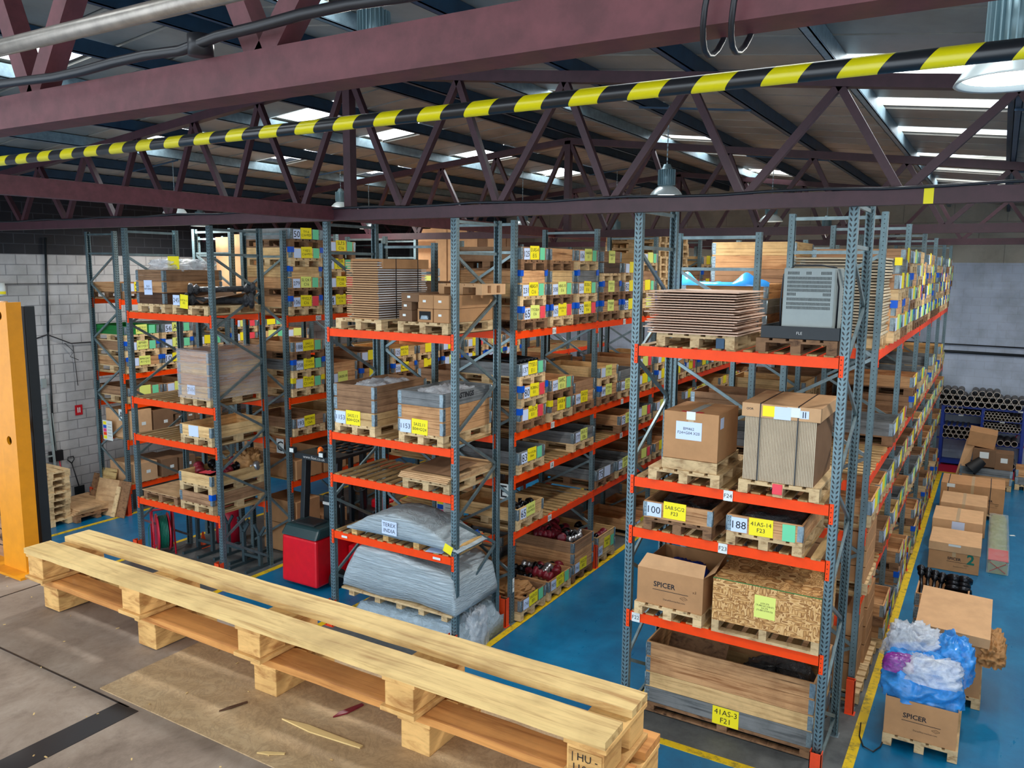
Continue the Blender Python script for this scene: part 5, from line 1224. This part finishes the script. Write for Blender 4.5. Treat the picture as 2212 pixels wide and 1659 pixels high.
# ------------------------------------------------------------------ goods in the right aisle row
x, y, z = rowF.w(.5, .5, EL[0] + DK)
t = sheet_stack('tall stack of folded beige card sleeves, first in the right aisle row', 0, 0, 0, .9, 1.1, 26, .036, .022, 'cardboard_pale', .02); t.location = (rowF.X - .03, rowF.Y + .52, z + .146); t.rotation_euler = (0, 0, HP)
t = tag(put('wooden_pallet', pallet_me(.9, 1.1), None, (rowF.X - .58, rowF.Y + .52, z), HP), 'pallet under the folded beige card sleeves', 'pallet')
for i, (dy, h0, h, w) in enumerate(((.45, 0, .2, .85), (.45, .21, .2, .85), (.45, .42, .22, .85), (.45, .65, .25, .8))):
    for r_ in (3,):
        t = box('flat carton, %s in the carton stack of the right aisle row' % ['bottom', 'second', 'third', 'top'][i], 0, 0, 0, w, .95, h, 'cardboard', tape=False, group='cartons in the right aisle row'); t.location = (rowF.X + .02, rowF.Y + .5, EL[3] + DK + .146 + h0 if r_ == 3 else 0); t.rotation_euler = (0, 0, HP)
tag(put('wooden_pallet', pallet_me(.86, 1.1), None, (rowF.X - .5, rowF.Y + .5, EL[3] + DK), HP), 'pallet under the carton stack of the right aisle row', 'pallet')
for i, (xx, yy, zz, w, h) in enumerate(((.5, .05, .16, .8, .35), (.5, .05, .52, .8, .35), (.5, .05, .88, .8, .3), (1.35, .02, .16, .75, .25), (1.35, .02, .42, .75, .25), (1.35, .02, .68, .75, .25), (1.35, .02, .94, .7, .2))):
    t = box('brown carton number %d on the floor at the near end of the right aisle row' % (i + 1), 0, 0, 0, w, .9, h - .005, 'cardboard', tape=False, group='floor cartons of the right aisle row'); t.location = rowF.w(xx, yy, zz); t.rotation_euler = (0, 0, HP)
for k in (.5, 1.35):
    x, y, z = rowF.w(k, .5, .012); tag(put('wooden_pallet', pallet_me(.84, 1.1), None, (x, y, z), HP), 'pallet under floor cartons, %s in the right aisle row' % ('first' if k < 1 else 'second'), 'pallet')
x, y, z = rowF.w(1.3, .0, EL[2] + DK)
# ---- behind the right front rack
t, _ = crate((-3.15, 11.3, EL[0] + DK), 0, 'large brown crate lined with blue plastic, behind the pinkish sheets', [B_, G_, O_], [], w=1.15, d=1.2)
m = MB(); v = []; N = 40
for i in range(N + 1):
    a = i / N; h = .02 + .10 * max(0, noise.noise(Vector((a * 5, 3, 0)))) + .12 * max(0, math.sin(a * 9 + 1)) ** 3
    v += [(-.59 + 1.18 * a, -.612, -.03), (-.59 + 1.18 * a, -.60, h), (-.59 + 1.18 * a, -.5, h * .4)]
m.add(v, [(3 * i + k, 3 * i + 3 + k, 3 * i + 4 + k, 3 * i + 1 + k) for i in range(N) for k in (0, 1)], 0, True); o = m.build('liner', 'blue_bag', t, (0, 0, .144 + .585))
crate((-3.12, 12.56, EL[0] + DK), 0, 'tall plank crate behind the blue lined crate', [B_, B_, O_, B_, O_, P_], [], w=1.2, d=1.2)
for si, (yy, nn, nm) in enumerate(((16.35, 11, 'nearer'), (17.32, 12, 'farther'))):
    for k in range(nn): tag(put('wooden_pallet', pallet_me(.8, 1.2, 'pallet_wood'), None, (-6.66 + random.uniform(-.02, .02), yy + random.uniform(-.01, .01), EL[0] + DK + k * .1465), HP), 'wooden pallet in the %s tall pallet stack on row E, number %d from bottom' % (nm, k + 1), 'pallet', 'tall pallet stacks on row E')
for i, (x, y, h, w) in enumerate(((-11.6, 15.3, 1.75, .42), (-11.6, 15.78, 1.85, .42), (-11.6, 16.6, 1.9, .42), (-11.6, 17.05, 1.8, .42), (-11.6, 17.5, 1.95, .42), (-11.6, 17.95, 1.8, .42), (-11.6, 18.4, 1.85, .42))):
    box('tall brown carton standing on top of row C, number %d from the near end' % (i + 1), x + .5, y, CL[0] + DK, w, .5, h, random.choice(['cardboard', 'cardboard_light', 'cardboard_dark']), HP, False, group='tall cartons on top of row C')
for i, (x, y, h, w) in enumerate(((-13.2, 10.9, 1.45, .42), (-12.75, 10.9, 1.5, .42))):
    box('tall pale carton behind the left front rack, %s of two' % ('left' if i == 0 else 'right'), x, y, EL[0] + DK, w, .5, h, 'cardboard_light', 0, False, group='tall cartons left')
# row A cartons
for i in range(14):
    c, r_ = i % 5, i // 5
    x, y, z = rowA.w(1.2 + c * .26 + (r_ % 2) * .1, -.02, AL[3] + DK + r_ * .2)
    t = box('small labelled carton on row A, layer %d, number %d' % (r_ + 1, c + 1), x, y, z, .24, .8, .19, 'cardboard_dark', HP, False, group='small cartons on row A'); card(t, 'tag_card', 0, -.003, .12, .1, .04, 'sign_white')
for i, (dx, w, h, zz) in enumerate(((.3, .5, .62, AL[3] + DK), (.85, .5, .55, AL[3] + DK), (.35, .55, .42, AL[4] + DK), (.95, .4, .4, AL[4] + DK), (1.42, .42, .36, AL[4] + DK))):
    x, y, z = rowA.w(dx, -.03, zz); t = box('brown carton on row A near end, %s shelf, number %d' % ('upper' if i < 2 else 'lower', i + 1), x, y, z, w, .9, h, 'cardboard_light' if i in (0, 2) else 'cardboard_dark', HP, False, group='cartons on row A'); card(t, 'tag_card', .05, -.003, h * .5, .1, .07, 'sign_white')
# row C floor cartons
for i, (dx, w, h, zz) in enumerate(((.35, .6, .55, .02), (.35, .6, .45, .58), (1.05, .7, .6, .02), (.4, .65, .35, CL[3] + DK), (1.1, .6, .5, CL[3] + DK), (1.9, .7, .5, CL[3] + DK))):
    x, y, z = rowC.w(dx, -.02, zz); box('brown carton in row C near end, %s, number %d' % ('floor level' if zz < 1 else 'lower shelf', i + 1), x, y, z, w, .9, h, 'cardboard', HP, False, group='cartons in row C')
# things in the row E floor crates
GP = 'machine parts in the row E floor crates'
for ci, (cx, n, zb, nm) in enumerate(((.43, 5, .22, 'first'), (1.335, 9, .26, 'second'), (2.24, 14, .70, 'tall third'), (.43 + PIT, 6, .42, 'far fourth'))):
    for i in range(n):
        x, y, _ = rowE.w(cx + random.uniform(-.27, .27), .1 + (i % 5) * .13); a = random.uniform(-.6, .6) + HP * (i % 2)
        shaft('greasy machine part in the %s floor crate of row E, number %d' % (nm, i + 1), (x, y, zb + random.uniform(0, .05)), (x - .22 * math.cos(a), y + .22 * math.sin(a), zb + random.uniform(.0, .1)), .04, random.choice(['shaft_red', 'steel_bright', 'dark_steel', 'shaft_red']), name='machine_part').__setitem__('group', GP)
x, y, _ = rowE.w(.43, .4); t = thing('packing_paper', 'brown paper in the first floor crate of row E', 'paper', (x, y, .2)); lumpy('paper', 'brown_paper', t, .8, .6, .22, 71, amp=.3)
for i in range(5):
    x, y, z = rowE.w(.25 + i * .1, .12 + (i % 2) * .12, EL[3] + DK + .26); t = thing('bearing_ring', 'dark metal bearing ring number %d in the crate tagged 65 of row E' % (i + 1), 'bearing', (x, y, z)); m = MB(); m.lathe([(.05, -.03), (.09, -.03), (.09, .03), (.05, .03), (.05, -.03)], 20, axis='y'); m.build('ring', 'dark_steel', t, (0, 0, 0), i * .7)
for i in range(6):
    x, y, z = rowE.w(.16 + i * .11, .3, EL[1] + DK + 2 * .345 + .34); shaft('black shaft number %d lying across the crate tagged 137' % (i + 1), (x, y, 0), (x, y, 0), .02, 'dark_steel', False) if False else shaft('dark shaft number %d lying in the crate tagged 137' % (i + 1), (x + .25, y, z), (x - .5, y + .1, z + .02), .025, 'dark_steel', False)

# ------------------------------------------------------------------ left wall corner
for k in range(8):
    tag(put('wooden_pallet', pallet_me(.8, 1.2), None, (-17.05 + random.uniform(-.03, .03), 9.0 + random.uniform(-.03, .03), .005 + k * .146), HP + random.uniform(-.04, .04)), 'wooden pallet in the stack by the left wall, number %d from the floor' % (k + 1), 'pallet', 'pallet stack by the left wall')
tag(put('wooden_pallet', pallet_me(1.0, 1.2, 'old_pallet_wood'), None, (-16.9, 9.9, .005), HP), 'single dark pallet on the floor under plywood by the left wall', 'pallet')
for k in range(4): tag(MB().box(-.56, .56, -.50, .50, 0, .03).build('plywood_sheet', 'ply_face', None, (-16.92 + .015 * k, 9.9 + .01 * k, .151 + k * .0325), .04 * k - .04), 'plywood sheet on the floor pallet by the left wall, number %d from the bottom' % (k + 1), 'plywood')
for i, (x, y, h, w, mt, lb) in enumerate(((-16.45, 10.38, .78, .62, 'ply_face', 'large pale plywood board leaning at the end of row A'), (-16.1, 10.36, .66, .12, 'pallet_wood', 'narrow board leaning on the large plywood board'), (-16.75, 10.46, .95, .5, 'plank_wood', 'bright planked panel leaning behind the large board'), (-16.05, 10.44, .78, .5, 'old_pallet_wood', 'dark board leaning behind the narrow board'), (-17.0, 10.47, .8, .4, 'old_pallet_wood', 'dark board leaning farthest left at row A'))):
    o = tag(MB().box(-w / 2, w / 2, 0, .02, 0, h).build('leaning_board', mt, None, (x, y - .32 + (i % 3) * .035, .005)), lb, 'board'); o.rotation_euler = (-.32, 0, .1)
t = thing('ladder', 'pale aluminium ladder leaning on the white block wall', 'ladder', (-18.12, 9.72, .0))
for y in (0, .36): MB().bar((0, y, 0), (-.22, y + .02, 2.5), .03, .06, up=(1, 0, 0)).build('rail', 'cabinet_grey', t)
for k in range(8): zz = .25 + k * .28; MB().bar((-.088 * zz, 0, zz), (-.088 * zz, .38, zz), .03, .03).build('rung', 'cabinet_grey', t)
t = thing('shovel', 'black handled shovel leaning on the white block wall', 'shovel', (-18.2, 10.62, .02))
m = MB(); m.tube([(.0, 0, .2), (-.14, -.06, .78)], .014, 8); m.build('shaft', 'cable_black', t); m = MB(); m.tube([(-.14, -.06, .78), (-.15, -.14, .86), (-.16, -.13, .93), (-.16, .0, .93), (-.15, .01, .86), (-.14, -.06, .78)], .012, 8); m.build('handle', 'cable_black', t)
m = MB(); m.box(-.01, .01, -.12, .12, 0, .24); m.build('blade', 'black_metal', t)
t = thing('broom', 'black bristled broom hanging on the white block wall', 'broom', (-18.3, 10.2, .75)); m = MB(); m.box(-.05, .03, -.16, .14, .18, .42); m.build('bristles', 'rubber', t); m = MB(); m.tube([(0, .05, .2), (.06, .12, -.6)], .014, 8); m.build('shaft', 'red_dark', t); m = MB(); m.tube([(0, 0, .4), (-.02, -.02, 1.3)], .012, 8); m.build('pole', 'cabinet_grey', t)
m = MB(); m.tube([(-18.36, 10.33, 6.0), (-18.36, 10.24, 3.9)], .026, 10); m.tube([(-18.36, 10.24, 3.9), (-18.36, 10.18, .9)], .022, 10); tag(m.build('wall_conduit', 'black_metal'), 'vertical dark conduit on the white block wall', 'conduit')
m = MB(); m.tube([(-18.36, 8.9, 3.5), (-18.36, 9.65, 3.68), (-18.36, 10.22, 3.84), (-18.36, 10.75, 3.6), (-18.36, 12.5, 3.58)], .014, 8); m.tube([(-18.36, 10.6, 3.62), (-18.35, 10.8, 3.4), (-18.35, 10.7, 3.3), (-18.35, 10.9, 3.2)], .007, 6); m.tube([(-18.37, 10.8, 3.55), (-18.37, 10.85, 2.6)], .007, 6); tag(m.build('wall_cable', 'cable_black'), 'sagging black cable on the white block wall', 'cable')
m = MB(); m.tube([(-18.37, YF + 1, 4.98), (-18.37, 16, 4.98)], .008, 6); tag(m.build('wall_cable', 'cable_black'), 'straight thin cable high on the white block wall', 'cable')
t = thing('fire_sign', 'small red fire sign on the white block wall', 'sign', (-18.385, 10.84, 2.02)); MB().box(0, .005, -.09, .09, -.12, .12).build('plate', 'red_sign', t); MB().box(.005, .007, -.035, -.01, -.06, .06).box(.005, .007, .01, .035, -.06, .06).build('symbol', 'sign_white', t)
t = thing('switch_box', 'small grey switch box on the white block wall', 'switch', (-18.39, 10.06, 2.75)); MB().box(0, .06, -.05, .05, -.1, .1).build('body', 'cabinet_grey', t)
t = thing('wall_lamp', 'cream wall lamp with a yellow band at the left edge', 'lamp', (-18.3, 9.28, 4.85)); m = MB(); m.lathe([(0, .16), (.07, .16), (.08, 0), (.06, -.1), (0, -.12)], 20); m.build('body', 'sign_white', t); m = MB(); m.lathe([(.082, -.02), (.082, -.08)], 20); m.build('band', 'paper_yellow', t); MB().box(-.1, 0, -.02, .02, .05, .1).build('bracket', 'cabinet_grey', t)
"""end of scene"""
